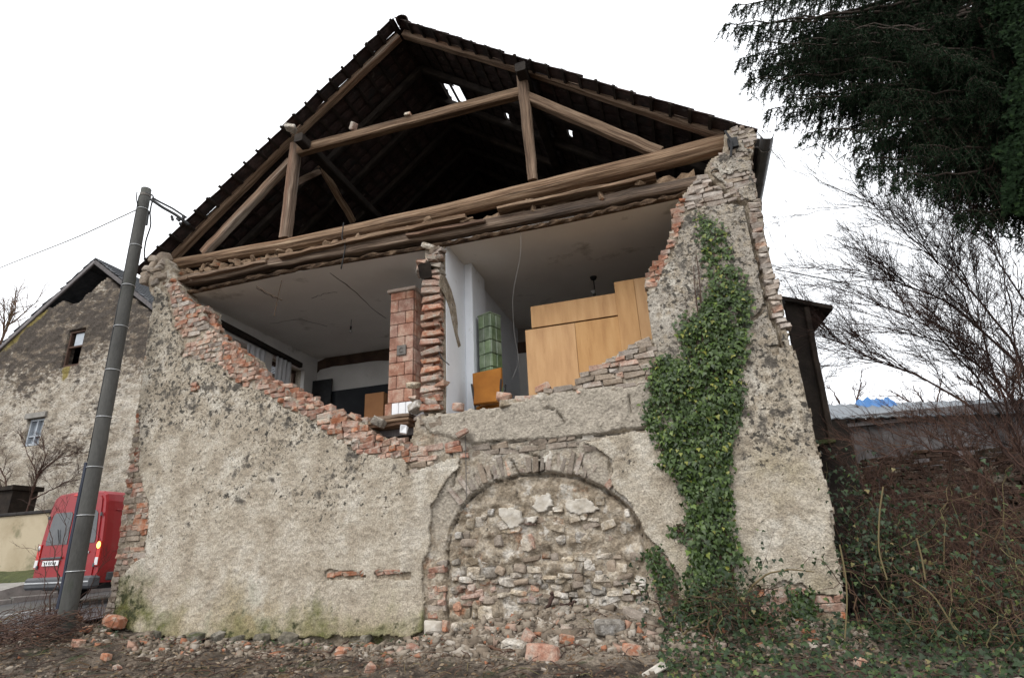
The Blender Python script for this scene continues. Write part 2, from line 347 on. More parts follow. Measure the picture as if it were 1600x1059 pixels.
M['neigh'] = pmat('stained old render', [(.34, (.33, .275, .21)), (.48, (.51, .45, .365)), (.62, (.64, .585, .50))], 1.6, 12, bump=.9, bscale=16, dist=.05, fine=(14, .55), stretch=(1, 1, 1.9), layers=[((.22, .175, .13), 5, .55, .64, 'lich', 8), ((.095, .078, .064), 2.4, .56, .70, 'lich', 12), ((.30, .24, .08), 1.3, .6, .75, 'ochre'), ((.10, .085, .07), 6.0, .64, .71, None, 5)])
M['slate'] = pmat('dark slate roof', [(.3, (.045, .05, .058)), (.7, (.10, .105, .115))], 2, 8, bump=.3, bscale=8, rough=.55, stretch=(1, 3, 3))
M['pane_pale'] = pmat('pale curtained pane', [(.3, (.36, .40, .45)), (.7, (.50, .54, .58))], 3, bump=0, rough=.2, spec=.5)
M['frame_brown'] = pmat('brown window frame', [(.3, (.06, .035, .025)), (.7, (.12, .07, .05))], 6, bump=.2)
M['curtain'] = pmat('white net curtain', [(.3, (.55, .55, .56)), (.7, (.66, .66, .67))], 4, bump=.1)
M['yellow'] = pmat('ochre garden wall render', [(.3, (.38, .31, .20)), (.6, (.52, .44, .31))], 1.2, 8, bump=.4, bscale=20, layers=[((.10, .11, .05), 1.4, .56, .76)])
M['cap'] = pmat('dark coping', [(.3, (.022, .02, .02)), (.7, (.05, .045, .042))], 4, bump=.3)
M['shed_roof'] = pmat('grey sheet roof', [(.3, (.09, .105, .12)), (.7, (.16, .18, .20))], 1, 8, bump=.1, rough=.5, layers=[((.11, .12, .12), 1.2, .55, .7)])
M['tarp'] = pmat('blue tarpaulin', [(.3, (.03, .13, .36)), (.7, (.07, .22, .48))], 2, bump=.3, bscale=6, rough=.45)
M['board_grey'] = pmat('weathered grey board', [(.3, (.11, .10, .10)), (.7, (.22, .20, .20))], 3, 8, bump=.3, rnd=.5, stretch=(4, 4, 1))
M['bark'] = pmat('dark bark', [(.3, (.028, .020, .015)), (.7, (.075, .055, .042))], 8, 8, bump=.5, bscale=25)
M['twig'] = pmat('bare twigs', [(.3, (.03, .021, .017)), (.7, (.06, .042, .034))], 6, 4, bump=0, attr=('rnd', [(0, (.03, .02, .018)), (.5, (.12, .062, .045)), (.8, (.19, .115, .065)), (1, (.22, .20, .09))], .75))
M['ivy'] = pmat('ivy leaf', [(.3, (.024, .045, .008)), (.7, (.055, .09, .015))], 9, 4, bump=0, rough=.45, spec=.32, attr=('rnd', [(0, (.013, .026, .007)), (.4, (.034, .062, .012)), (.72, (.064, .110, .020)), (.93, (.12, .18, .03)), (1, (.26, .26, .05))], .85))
M['ivy_dark'] = pmat('dark ivy leaf', [(.3, (.010, .022, .008)), (.7, (.022, .042, .014))], 9, 4, bump=0, rough=.8, spec=.06, attr=('rnd', [(0, (.004, .009, .004)), (.6, (.009, .020, .007)), (1, (.022, .042, .012))], .85))  # deeper green for the ivy on the spruce trunk
M['needle'] = pmat('spruce needle', [(.3, (.009, .022, .010)), (.7, (.018, .038, .018))], 4, 4, bump=0, rough=.85, spec=.08, attr=('rnd', [(0, (.007, .016, .008)), (.6, (.013, .030, .014)), (1, (.028, .056, .022))], .8))
M['bramble'] = pmat('undergrowth leaf', [(.3, (.02, .04, .012)), (.7, (.05, .085, .025))], 6, 4, bump=0, rough=.5, attr=('rnd', [(0, (.008, .015, .007)), (.5, (.020, .038, .013)), (.8, (.042, .072, .022)), (.95, (.12, .16, .04)), (1, (.20, .16, .07))], .88))
M['litter'] = pmat('dead leaf', [(.3, (.08, .05, .03)), (.7, (.18, .12, .07))], 6, 4, bump=0, attr=('rnd', [(0, (.03, .02, .013)), (.4, (.10, .06, .035)), (.75, (.20, .14, .085)), (1, (.34, .28, .2))], .85))
M['zinc'] = pmat('zinc gutter', [(.3, (.15, .155, .16)), (.7, (.28, .285, .29))], 4, bump=.1, rough=.45, metal=.5)
M['bulb'] = pmat('bulb glass', [(.3, (.3, .3, .28)), (.7, (.4, .4, .38))], 4, bump=0, rough=.15)
M['distant'] = pmat('distant twigs', [(.3, (.28, .26, .27)), (.7, (.34, .32, .33))], 4, bump=0)

# ================================================================== GROUND, ROAD
def ground_h(x, y):
    x = np.asarray(x, float); y = np.asarray(y, float)
    z = -0.17 + 0.085*np.minimum(y, 0) - .006*np.maximum(-y-12, 0)*0
    z = z + .26*np.exp(-((x+5.0)/1.5)**2)*np.exp(-(np.abs(y+.1)/1.2)**2)              # heap at the left corner
    z = z + .33*np.exp(-((x-2.6)/1.3)**2)*np.exp(-((y+.05)/.50)**2)                     # rubble fan under the arch
    z = z + .12*np.exp(-((x-5.2)/1.8)**2)*np.exp(-((y+.3)/.9)**2)
    z = z + .07*fbm(x, y, oct=5, sc=1.1) + .05*fbm(x+9, y, oct=4, sc=4)*np.exp(-np.maximum(0, np.abs(y)-4)/3)
    z = z + .09*np.clip(fbm(x+3, y*1.5, oct=4, sc=2.6), -.3, 1)*np.exp(-((y+.25)/.45)**2)
    road = 1/(1+np.exp((x+6.1)*5))
    z = z*(1-road) + road*(road_h(y)-.06)
    left = np.clip((-12.9-x)/2.5, 0, 1)*np.clip((y-1.5)/3, 0, 1); z = z + left*.75
    z = z + np.clip((np.hypot(x, y)-60)/200, 0, 1)*3
    return z
def road_h(y): return .03+.045*np.clip(y, -1, 30)
xs = np.concatenate([[-400, -200, -100, -60, -40, -30], np.arange(-25, -8, .5), np.arange(-8, 8.6, .045), np.arange(9, 25, .5), [30, 40, 60, 100, 200, 400]])
ys = np.concatenate([[-300, -150, -80, -40, -25, -15], np.arange(-10, -3.4, .4), np.arange(-3.2, .6, .045), np.arange(.8, 25, .6), [30, 45, 70, 120, 200, 400]])
gx, gy = np.meshgrid(xs, ys, indexing='ij'); gz = ground_h(gx, gy)
def grid_faces(n, m):
    i, j = np.meshgrid(np.arange(n-1), np.arange(m-1), indexing='ij')
    return np.stack([i*m+j, (i+1)*m+j, (i+1)*m+j+1, i*m+j+1], -1).reshape(-1, 4)
lime_shade_a = np.clip(1.0*np.exp(-((gx-2.6)/2.2)**2)*np.exp(-((gy+.3)/.8)**2)+.42*np.exp(-((gy+.3)/.8)**2)*(gx > -6)*(gx < 3.8) + .13, 0, 1)  # lime dust; dropped at right so darker soil stands in for undergrowth shade
g = mesh('ground', np.stack([gx, gy, gz], -1).reshape(-1, 3), grid_faces(len(xs), len(ys)), M['earth'], smooth=True, attrs={'lime': lime_shade_a.ravel()})
g['kind'] = 'structure'
ry = np.linspace(-30, 40, 71)
def strip(name, x0, x1, mat, dz):
    V = []; 
    for y in ry: V += [(x0, y, road_h(y)+dz), (x1, y, road_h(y)+dz)]
    o = mesh(name, np.array(V), [(2*i, 2*i+1, 2*i+3, 2*i+2) for i in range(len(ry)-1)], mat); o['kind'] = 'structure'; return o
strip('road', -12.6, -6.25, M['asphalt'], .0)
mb = MB()
for k in range(-6, 8):
    y = k*5.0; mb.quad((-9.62, y, road_h(y)+.004), (-9.5, y, road_h(y)+.004), (-9.5, y+5, road_h(y+5)+.004), (-9.62, y+5, road_h(y+5)+.004))
o = mb.build('road_marking', M['paint']); o['kind'] = 'structure'
mb = MB()
for y in np.arange(-10, 30, 1.0): mb.cbox((-12.72, y+.5, road_h(y+.5)+.03), (.2, .985, .2), .02)
o = mb.build('kerb', M['kerb']); o['kind'] = 'structure'

# ================================================================== THE RUINED HOUSE
house = thing('ruined_house', 'collapsed gable-end house with broken plastered front wall and open attic', 'house', (0.3, 4, 0))

OUT = [(228,415),(245,398),(262,403),(266,425),(272,429),(282,458),(291,471),(317,480),(317,493),(328,512),(346,528),(362,541),(378,548),(391,567),(397,580),(413,593),(445,605),(447,618),(478,628),(513,641),(518,650),(558,656),(574,668),(580,679),(638,693),
 (642,668),(650,650),(694,642),(739,640),(776,635),(821,617),(867,604),(895,601),(900,589),(920,575),(951,561),(974,544),(994,533),(1017,530),(1010,471),(1007,450),(1006,432),(1011,420),(1027,401),(1037,388),(1050,356),(1050,327),(1066,305),(1085,279),(1101,269),(1110,247),(1133,234),(1130,204),(1150,194),(1181,199),(1176,247),(1184,298),(1197,369),(1208,420),(1231,507),(1267,640),(1296,762),(1308,845),(1322,925),(1326,1045),(145,1045),(160,960),(170,920),(200,720),(212,640),(222,560),(238,470),(225,440)]
PL_L = [(243,445),(262,464),(269,506),(285,535),(282,556),(346,569),(352,583),(368,599),(407,609),(436,631),(478,650),(506,673),(535,688),(555,706),(632,719),(637,742),(655,731),(716,712),(715,737),(703,749),(691,761),(682,779),(672,791),(671,837),(669,861),(660,882),(663,920),(666,985),(640,996),(560,992),(420,1000),(300,996),(210,990),(176,966),(185,905),(200,885),(226,868),(232,812),(230,780),(216,731),(217,640),(226,560)]
PL_R = [(1070,332),(1098,323),(1130,317),(1160,321),(1170,350),(1178,385),(1190,430),(1197,466),(1206,497),(1214,516),(1230,521),(1247,575),(1265,640),(1294,762),(1306,845),(1318,930),(1265,931),(1253,917),(1221,911),(1205,921),(1186,919),(1170,909),(1165,940),(1180,990),(1062,985),(1062,940),(1059,900),(1044,867),(1023,849),(1005,834),(983,789),(958,761),(955,735),(951,713),(948,708),(905,692),(1005,671),(1021,655),(1022,600),(1028,575),(1022,545),(1018,528),(1012,475),(1010,452),(1026,447),(1037,420),(1041,412),(1048,395),(1060,365)]
PL_CAP = [(1113,252),(1133,236),(1150,246),(1174,251),(1182,298),(1184,316),(1160,310),(1138,294),(1116,276),(1106,266)]
PL_CAP2 = [(1136,206),(1150,196),(1179,201),(1180,212),(1171,238),(1150,236),(1137,224)]
PL_BASE = [(1190,968),(1240,960),(1322,962),(1322,1000),(1190,1000)]
PL_LOW = [(166,952),(700,990),(700,1015),(150,1015)]
LIME = [[(776,790),(800,793),(817,800),(812,822),(794,826),(783,814)],[(836,776),(858,770),(866,790),(845,802),(832,793)],[(884,782),(915,776),(940,795),(905,806),(880,796)],[(820,806),(842,803),(838,818),(822,818)],[(905,640),(930,632),(933,658),(900,668),(893,655)],[(958,640),(975,634),(985,655),(962,660)],[(908,680),(925,676),(926,694),(905,694)],[(842,712),(860,704),(866,716),(850,722)]]
ARCH = [(697,1000),(696,930),(696,880),(697,860),(703,824),(715,800),(730,779),(748,765),(769,752),(811,742),(857,739),(902,745),(938,761),(960,775),(981,793),(996,816),(1005,842),(1008,874),(1019,936),(1021,985)]
OUT_, PLL, PLR, PLC, PLC2, PLB, PLLOW = [xz(p) for p in (OUT, PL_L, PL_R, PL_CAP, PL_CAP2, PL_BASE, PL_LOW)]
ARCH_ = xz(ARCH); ARCH_POLY = np.vstack([ARCH_, [[ARCH_[-1][0], -.6], [ARCH_[0][0], -.6]]])
CR1 = xz([(1088,262),(1101,277),(1118,290),(1135,302),(1152,314),(1163,317),(1168,335),(1176,375),(1188,420),(1196,462),(1206,498),(1216,515),(1222,540)])   # the long stepped crack
CR2 = xz([(760,690),(850,688),(960,677),(1010,668)])
CR3 = xz([(850,637),(868,640),(884,662)]); CR4 = xz([(980,610),(985,632),(986,655)]); CR5 = xz([(1176,500),(1190,488),(1193,478)])
CR6 = xz([(950,705),(953,735),(956,762)]); CR7 = xz([(696,862),(694,930),(697,975)])
# --- masonry core
st = .024
X0, X1, Z0, Z1 = -5.6, 6.1, -.45, 6.65
ax = np.arange(X0, X1, st); az = np.arange(Z0, Z1, st)
mxx, mzz = np.meshgrid(ax, az, indexing='ij')
jit = lambda a, s, sc: a*fbm(mxx+s, mzz-s, oct=3, sc=sc)
wx, wz = mxx+jit(.05, 3, 7), mzz+jit(.05, 11, 7)
mask = inpoly(wx, wz, OUT_)
in_arch = inpoly(mxx, mzz, ARCH_POLY); d_arch = dist_line(mxx, mzz, ARCH_[3:-2])
d_arch = d_arch + .012*fbm(mxx, mzz, oct=2, sc=9)
y = .030 + .016*fbm(mxx, mzz, oct=5, sc=4) + .018*fbm(mxx, mzz, oct=3, sc=13)
mid = (mxx > .2) & (mxx < 4.2)
y += np.where(in_arch, .05+.085*fbm(mxx+40, mzz*1.4, oct=5, sc=4.5), 0)
gapw = np.where(mxx > 2.2, .036, .014)
y += .13*np.clip(1-d_arch/gapw, 0, 1)
CRX = [xz(c_) for c_ in ([(797, 718), (812, 743)], [(757, 732), (774, 752)], [(905, 716), (917, 746)], [(871, 708), (873, 739)], [(741, 742), (752, 766)], [(700, 700), (712, 730), (706, 760)], [(760, 700), (820, 706), (845, 716)])]
for cr, wd in [(c_, .016) for c_ in CRX]+list(((CR1, .04), (CR2, .016), (CR3, .014), (CR4, .01), (CR6, .016), (CR7, .03))):
    y += .12*np.clip(1-(dist_line(mxx, mzz, cr)+.01*fbm(mxx, mzz, oct=2, sc=10))/wd, 0, 1)
jamb = inpoly(wx, wz, xz([(684,781),(700,767),(728,764),(728,780),(712,800),(702,824),(695,866),(676,880),(673,838),(674,795)]))
y += np.where(jamb, .02, 0)
hole = inpoly(mxx, mzz, xz([(836,720),(849,720),(850,735),(837,737)])); y += np.where(hole, .2, 0)
hole2 = inpoly(mxx, mzz, xz([(889,924),(898,923),(896,945),(889,945)])); y += np.where(hole2, .22, 0)
beamband = inpoly(wx, wz, xz([(655,657),(694,645),(776,637),(860,612),(1015,600),(1020,655),(1005,668),(900,684),(750,692),(668,675)]))
y += np.where(beamband, -.04+.012*fbm(mxx, mzz, oct=3, sc=5), 0)
y = np.maximum(y, .014-.05*beamband)
grey = np.where(jamb, .62, np.where(beamband, .72, np.where((mxx > .7) & (mxx < 3.3) & (mzz > 1.1) & ~in_arch, .55, .35)))
lime = np.where(in_arch, .57+.12*fbm(mxx, mzz, sc=1.1), np.where((mxx > .9) & (mxx < 3.6) & (mzz > 1.2), .60, .35))
moss = np.clip(.75-1.6*(mzz+.15), .0, .55)*np.where(mxx < .5, 1, .5)
grey = np.where(mxx < .2, .3, grey)
def skin(name, mask, ygrid, yback, mat, parent, attrs):
    """relief sheet over the cells of mask, its rim turned back to yback: a body with thickness"""
    cm = mask[:-1, :-1] & mask[1:, :-1] & mask[1:, 1:] & mask[:-1, 1:]
    n, m = mask.shape; idx = np.arange(n*m).reshape(n, m)
    i, j = np.nonzero(cm)
    F = np.stack([idx[i, j], idx[i+1, j], idx[i+1, j+1], idx[i, j+1]], -1)
    E = []
    pad = np.pad(cm, 1)
    for di, dj, a, b in ((-1, 0, (0, 1), (0, 0)), (1, 0, (1, 0), (1, 1)), (0, -1, (0, 0), (1, 0)), (0, 1, (1, 1), (0, 1))):
        k = cm & ~pad[1+di:n+di, 1+dj:m+dj]
        ii, jj = np.nonzero(k); E.append(np.stack([idx[ii+a[0], jj+a[1]], idx[ii+b[0], jj+b[1]]], -1))
    E = np.concatenate(E)
    V = np.stack([mxx, ygrid, mzz], -1).reshape(-1, 3)
    VB = V.copy(); VB[:, 1] = yback
    FB = np.stack([E[:, 0], E[:, 0]+n*m, E[:, 1]+n*m, E[:, 1]], -1)
    allF = np.concatenate([F, FB]); used = np.unique(allF); remap = np.full(2*n*m, -1); remap[used] = np.arange(len(used))
    VV = np.concatenate([V, VB])[used]
    A = {k: np.concatenate([v.ravel(), v.ravel()])[used] for k, v in attrs.items()}
    return mesh(name, VV, remap[allF], mat, parent, True, None, A)
front = skin('front_wall', mask, y, .46, M['masonry'], house, {'grey': grey, 'lime': lime, 'moss': moss})
# --- plaster
st = .0165
ax = np.arange(X0, X1, st); az = np.arange(Z0, Z1, st); mxx, mzz = np.meshgrid(ax, az, indexing='ij')
wx, wz = mxx+jit(.045, 3, 6)+jit(.02, 9, 22), mzz+jit(.045, 11, 6)+jit(.02, 5, 22)
out2 = inpoly(mxx+jit(.05, 3, 7), mzz+jit(.05, 11, 7), OUT_)
pm = inpoly(wx, wz, PLL) | inpoly(wx, wz, PLR) | inpoly(wx, wz, PLC) | inpoly(wx, wz, PLC2) | inpoly(wx, wz, PLB)
hol = np.zeros_like(pm)
for p in ([(508,892),(560,893),(572,897),(568,905),(510,904)],[(585,893),(640,893),(640,903),(588,903)],[(296,598),(312,600),(309,612),(298,610)],[(203,700),(218,705),(216,728),(204,725)],[(1032,690),(1052,686),(1060,700),(1045,712),(1034,708)],[(1204,545),(1214,540),(1216,552),(1206,556)]):
    hol |= inpoly(wx, wz, xz(p))
pm &= out2 & ~hol
crd = np.minimum(dist_line(mxx, mzz, CR5), 9); crd += .008*fbm(mxx, mzz, oct=2, sc=12)
pm &= (dist_line(mxx, mzz, CR1)+.012*fbm(mxx, mzz, oct=2, sc=10) > .022) & (crd > .012)
capm = inpoly(mxx, mzz, xz([(1095,200),(1190,190),(1195,300),(1160,312),(1095,270)]))
pm &= ~(capm & (fbm(mxx+33, mzz, oct=4, sc=3.2) > .10))
pm &= ~((dist_line(mxx, mzz, ARCH_[3:-2]) < .03) & (mxx > 1))
n1 = fbm(mxx, mzz, oct=4, sc=2.0); n2 = fbm(mxx+50, mzz, oct=3, sc=11); n3 = fbm(mxx+90, mzz+7, oct=2, sc=24)
yp = -.004 + .008*n1 + .006*n2 + .010*n3 - .010*np.clip(fbm(mxx+20, mzz, oct=2, sc=27), 0, 1) + .02*np.clip(fbm(mxx+70, mzz+3, oct=3, sc=15)-.38, 0, 1)
# bulge / batter of the wall foot
yp += -.07*np.clip((.3-mzz)/.6, 0, 1)*(mxx < .9)
big = fbm(mxx+13, mzz+4, oct=4, sc=1.0)
up = np.clip((mzz-3.2)/2.2, 0, 1)
d_edge = dist_line(mxx, mzz, PLL[:15])
lich = .46 + .12*big + .10*np.exp(-(d_edge/.6)**2)*(mxx < 1)*(mzz > 2.6)*(mxx > -5) + .05*np.clip((mzz-2.2)/1, 0, 1) + np.where(mxx > 3, .09*np.clip((mzz-3.6)/.8, 0, 1)+.11*np.exp(-((mxx-5.3)/.5)**2-((mzz-2.6)/.75)**2), 0) - .12*np.clip((1.3-mzz)/1.2, 0, 1)
lich += np.where((mxx > 3) & (mzz > 4.5), .05, 0)
for (u, v, rr, aa) in ((262, 540, .3, .1), (300, 590, .35, .16), (345, 590, .3, .14), (390, 625, .3, .1), (262, 640, .3, .12), (300, 650, .4, .08), (470, 660, .3, .1), (560, 715, .25, .1), (430, 690, .5, .05), (1235, 585, .3, .14), (1180, 610, .25, .12), (1230, 660, .3, .1), (1090, 360, .3, .1), (1050, 450, .3, .08), (1140, 350, .3, .12), (1180, 420, .2, .1), (620, 760, .4, .05), (500, 800, .6, .04), (1040, 560, .3, .08)):
    p_ = at(u, v); lich += aa*np.exp(-((mxx-p_[0])**2+(mzz-p_[2])**2)/rr**2)
lich = np.minimum(lich, .548+.03*fbm(mxx, mzz, oct=2, sc=3))
moss = .30 + .14*big + .35*np.clip((.95-mzz)/1.0, 0, 1)*np.where(mxx < 1.2, 1, .45) + .30*np.exp(-((mxx+4.4)/.5)**2-((mzz-.6)/.6)**2)
ochre = .37 + .25*np.exp(-((mxx-5)/.8)**2-((mzz-1.4)/.8)**2) + .36*np.clip((1.0-mzz)/1.1, 0, 1) + .15*big + .12*np.exp(-((mxx-3.6)/.5)**2-((mzz-1.8)/.7)**2)
gr = .30 + .5*np.clip((mxx-2.6)/2, 0, 1)*np.clip((mzz-2.7)/1.3, 0, 1) + np.where((mxx > .2) & (mxx < 1.3), .15, 0)
plaster = skin('plaster', pm, yp, .055, M['plaster'], front, {'lich': lich, 'moss': moss, 'ochre': ochre, 'grey': gr})
# wall foot: stones under the render
low = inpoly(wx, wz, PLLOW) & ~pm & inpoly(mxx, mzz, OUT_)
# lime patches
for p in LIME:
    lm = inpoly(wx, wz, xz(p)) & ~pm
    if lm.sum() > 40: skin('lime_patch', lm, .022+.014*n1+.010*n2+.006*n3, .10, M['lime'], front, {})

# --- bricks and stones, each a piece of its own
def brick_mesh(d, ch, seed, rough=.005):
    r = np.random.default_rng(seed); V, F = chamfer_box(d, ch); V = np.array(V)
    sg = np.sign(V); off = {}
    for i, s in enumerate(sg):
        k = tuple(s); 
        if k not in off: off[k] = r.normal(0, rough, 3)
        V[i] += off[k] + r.normal(0, rough*.4, 3)
    me = bpy.data.meshes.new('brick'); me.from_pydata([tuple(v) for v in V], [], F); me.update(); return me
BR = {}
for ln in (.28, .19, .13):
    for mk in ('brick', 'brick_pink', 'brick_white', 'brick_grey', 'brick_brown'):
        BR[(ln, mk)] = [brick_mesh((ln, .12, .062), .007, 10*k+int(ln*100), .009) for k in range(6)]
        for me in BR[(ln, mk)]: me.materials.append(M[mk])
def ico():
    t = (1+5**.5)/2
    V = [(-1,t,0),(1,t,0),(-1,-t,0),(1,-t,0),(0,-1,t),(0,1,t),(0,-1,-t),(0,1,-t),(t,0,-1),(t,0,1),(-t,0,-1),(-t,0,1)]
    F = [(0,11,5),(0,5,1),(0,1,7),(0,7,10),(0,10,11),(1,5,9),(5,11,4),(11,10,2),(10,7,6),(7,1,8),(3,9,4),(3,4,2),(3,2,6),(3,6,8),(3,8,9),(4,9,5),(2,4,11),(6,2,10),(8,6,7),(9,8,1)]
    V = np.array(V, float); V /= np.linalg.norm(V, axis=1)[:, None]; return V, np.array(F)
IV, IF = ico()
def ico2():
    V = [tuple(v) for v in IV]; F = []; mid_ = {}
    def m(a, b):
        k = (min(a, b), max(a, b))
        if k not in mid_:
            p = (np.array(V[a])+np.array(V[b]))/2; V.append(tuple(p/np.linalg.norm(p))); mid_[k] = len(V)-1
        return mid_[k]
    for a, b, c in IF:
        ab, bc, ca = m(a, b), m(b, c), m(c, a); F += [(a, ab, ca), (b, bc, ab), (c, ca, bc), (ab, bc, ca)]
    return np.array(V), np.array(F)
I2V, I2F = ico2()
def stone_mesh(seed, mat, name='stone', box=.55, amp=.16, fine_=True):
    """a rock of unit size"""
    r = np.random.default_rng(seed); V = (I2V if fine_ else IV).copy()
    sg = np.sign(V)*np.abs(V)**box; V = sg/np.abs(sg).max(0)
    o = r.uniform(0, 90, 3)
    V = V*(1+amp*fbm(V[:, 0]+o[0], V[:, 1]+o[1], V[:, 2]+o[2], oct=3, sc=1.2))[:, None]*.5
    me = bpy.data.meshes.new(name); F = I2F if fine_ else IF
    me.from_pydata([tuple(v) for v in V], [], F.tolist()); me.materials.append(mat); me.update(); return me
ST = [stone_mesh(k, M['stone'], amp=.30, box=.34+.06*(k % 4)) for k in range(12)]
STB = [stone_mesh(k+110, M['brick_pink'], amp=.3, box=.35) for k in range(5)]
STM = [stone_mesh(k+80, M['stone_moss'], amp=.35, box=.45) for k in range(6)]
STG = [stone_mesh(k+30, M['brick_grey'], amp=.12, box=.4) for k in range(5)]
nb = 0
def spans(poly, z, x0, x1):
    xx = np.arange(x0, x1, .01); ins = inpoly(xx, np.full(xx.shape, z), poly)
    out = []; s = None
    for x, k in zip(xx, ins):
        if k and s is None: s = x
        if not k and s is not None: out.append((s, x)); s = None
    if s is not None: out.append((s, xx[-1]))
    return out
def course(poly_px, mat, Y=0.012, ch=.078, skip=.0, jy=.007, jx=.0, parent=None, tilt=.0, drop=.0, minlen=.06, depth=.12, mats=None, head=.35, zj=0):
    global nb
    poly = xz(poly_px); z0, z1 = poly[:, 1].min(), poly[:, 1].max()
    k0 = int(math.floor(z0/ch))
    for k in range(k0, int(z1/ch)+2):
        z = (k+.5)*ch
        if z < z0 or z > z1: continue
        for (a, b) in spans(poly, z, poly[:, 0].min()-.05, poly[:, 0].max()+.05):
            x = a + random.uniform(-.02, .02)
            first = True
            while x < b-.03:
                L = .28 if random.random() > head else .13
                if first and k % 2: L = .13
                first = False
                L = L*random.uniform(.92, 1.04)
                if x+L > b+.05: L = max(b-x, .0)+random.uniform(-.02, .03)
                if L < minlen: break
                if random.random() >= skip:
                    key = .28 if L > .23 else (.19 if L > .155 else .13)
                    mk = mat if not mats else random.choices(mats[0], mats[1])[0]
                    me = random.choice(BR[(key, mk)])
                    inst('brick', me, TRS((x+L/2, Y+.055*1+random.uniform(-jy, jy), z+random.uniform(-.004, .004)+tilt*(x-a)),
                         rot3(random.gauss(0, .025), random.gauss(0, .012+zj), random.gauss(0, .03)), ((L-.009)/key, 1, (ch-.009)/.062)), parent or front)
                    nb += 1
                x += L
# left broken band: fresh orange below, paler above
course([(258,447),(272,431),(284,459),(293,473),(319,482),(319,495),(330,514),(347,530),(363,543),(350,582),(345,569),(300,560),(284,556),(288,535),(272,506),(264,464)], 'brick_pink', Y=.014, ch=.092, head=.7, skip=.02, mats=(('brick_pink', 'brick', 'brick_white'), (6, 2, 2)))
course([(347,533),(363,542),(378,550),(392,569),(398,582),(414,595),(445,606),(448,619),(479,630),(514,643),(519,652),(558,657),(574,669),(581,680),(640,695),(640,721),(556,707),(537,689),(508,674),(480,650),(438,631),(409,609),(370,599),(354,583)], 'brick', Y=.008, ch=.088, head=.6, skip=.02, mats=(('brick', 'brick_pink'), (4, 3)))
# second wythe seen on the raked end of the wall
course([(283,462),(293,470),(319,478),(332,508),(364,537),(394,562),(415,588),(448,600),(516,637),(560,648),(582,672),(640,688),(640,700),(575,690),(512,655),(440,622),(395,590),(350,545),(315,510),(284,480)], 'brick', Y=.13, ch=.09, head=.5, skip=.1, jx=.05, mats=(('brick', 'brick_pink'), (4, 2)))
# quoin at the lower left corner
course([(213,640),(217,640),(216,700),(217,731),(231,780),(233,812),(227,868),(201,884),(184,905),(172,920),(188,815),(199,722)], 'brick', Y=.016, ch=.085, head=.6, skip=.12, mats=(('brick', 'brick_pink', 'brick_grey'), (3, 2, 5)))
course([(172,920),(186,905),(180,960),(163,960)], 'brick_grey', Y=.0, skip=.2)
# strips where the render fell
for p in ([(508,893),(560,893),(570,897),(567,904),(510,903)], [(586,893),(640,893),(640,902),(589,902)]): course(p, 'brick', Y=-.0, jy=.004)
course([(296,598),(312,600),(309,612),(298,610)], 'brick', Y=.0)
course([(1032,690),(1052,686),(1060,700),(1045,712),(1034,708)], 'brick_pink', Y=.0)
# bottom right
course([(1170,912),(1187,921),(1206,923),(1222,914),(1253,920),(1266,933),(1320,933),(1322,962),(1240,960),(1190,966)], 'brick_pink', Y=.0, mats=(('brick_pink', 'brick'), (2, 2)), skip=.1)
# under the stove
course([(640,697),(700,690),(724,695),(735,712),(716,711),(657,730),(640,741)], 'brick', Y=.0, skip=.25, mats=(('brick', 'brick_pink', 'brick_grey'), (3, 3, 4)), zj=.05)
course([(655,655),(690,648),(690,662),(660,672)], 'brick_grey', Y=.0, skip=.3)
# courses above the arch
course([(735,700),(762,694),(900,684),(900,690),(925,698),(945,708),(905,700),(860,699),(800,706),(740,716)], 'brick_grey', Y=.022, skip=.05)
# broken sill of the right room
course([(776,634),(821,617),(867,605),(893,603),(893,612),(830,626),(790,640)], 'brick_grey', Y=.02, skip=.15, mats=(('brick_grey', 'brick_pink'), (4, 3)), zj=.12)
course([(893,603),(902,589),(922,575),(952,561),(975,546),(994,534),(1017,532),(1023,548),(1028,575),(1020,600),(960,606),(900,622)], 'brick_grey', Y=.0, skip=.04, mats=(('brick_grey', 'brick_pink', 'brick_white', 'stone') [:3], (5, 2, 2)))
# right edge of the breach and the limewashed top
course([(1050,327),(1066,306),(1072,331),(1060,365),(1049,395),(1041,411),(1027,446),(1008,451),(1008,432),(1012,421),(1028,402),(1038,389),(1051,357)], 'brick', Y=.01, skip=.02, mats=(('brick', 'brick_pink'), (4, 3)))
course([(1068,306),(1086,280),(1102,270),(1112,279),(1136,300),(1158,316),(1130,315),(1098,321),(1071,330)], 'brick_white', Y=.0, skip=.05)
course([(1102,268),(1111,249),(1133,235),(1137,226),(1150,239),(1172,240),(1175,249),(1150,245),(1133,238),(1114,252),(1107,266)], 'brick_white', Y=.01, skip=.1, mats=(('brick_white', 'brick_grey'), (3, 2)))
course([(1113,252),(1133,236),(1150,246),(1174,251),(1182,298),(1184,316),(1160,310),(1138,294),(1116,276),(1106,266)], 'brick_white', Y=.016, skip=.05, mats=(('brick_white', 'brick_grey', 'brick_pink'), (5, 3, 1)))
course([(1136,206),(1150,196),(1179,201),(1180,212),(1171,238),(1150,236),(1137,224)], 'brick_white', Y=.02, skip=.12, mats=(('brick_white', 'brick_grey'), (3, 3)))
# column right of the long crack
course([(1166,320),(1186,318),(1197,369),(1208,420),(1231,507),(1232,519),(1218,512),(1207,492),(1198,460),(1191,420),(1179,375),(1171,340)], 'brick_white', Y=.0, skip=.0, mats=(('brick_white', 'brick_pink'), (6, 1)), head=.1)
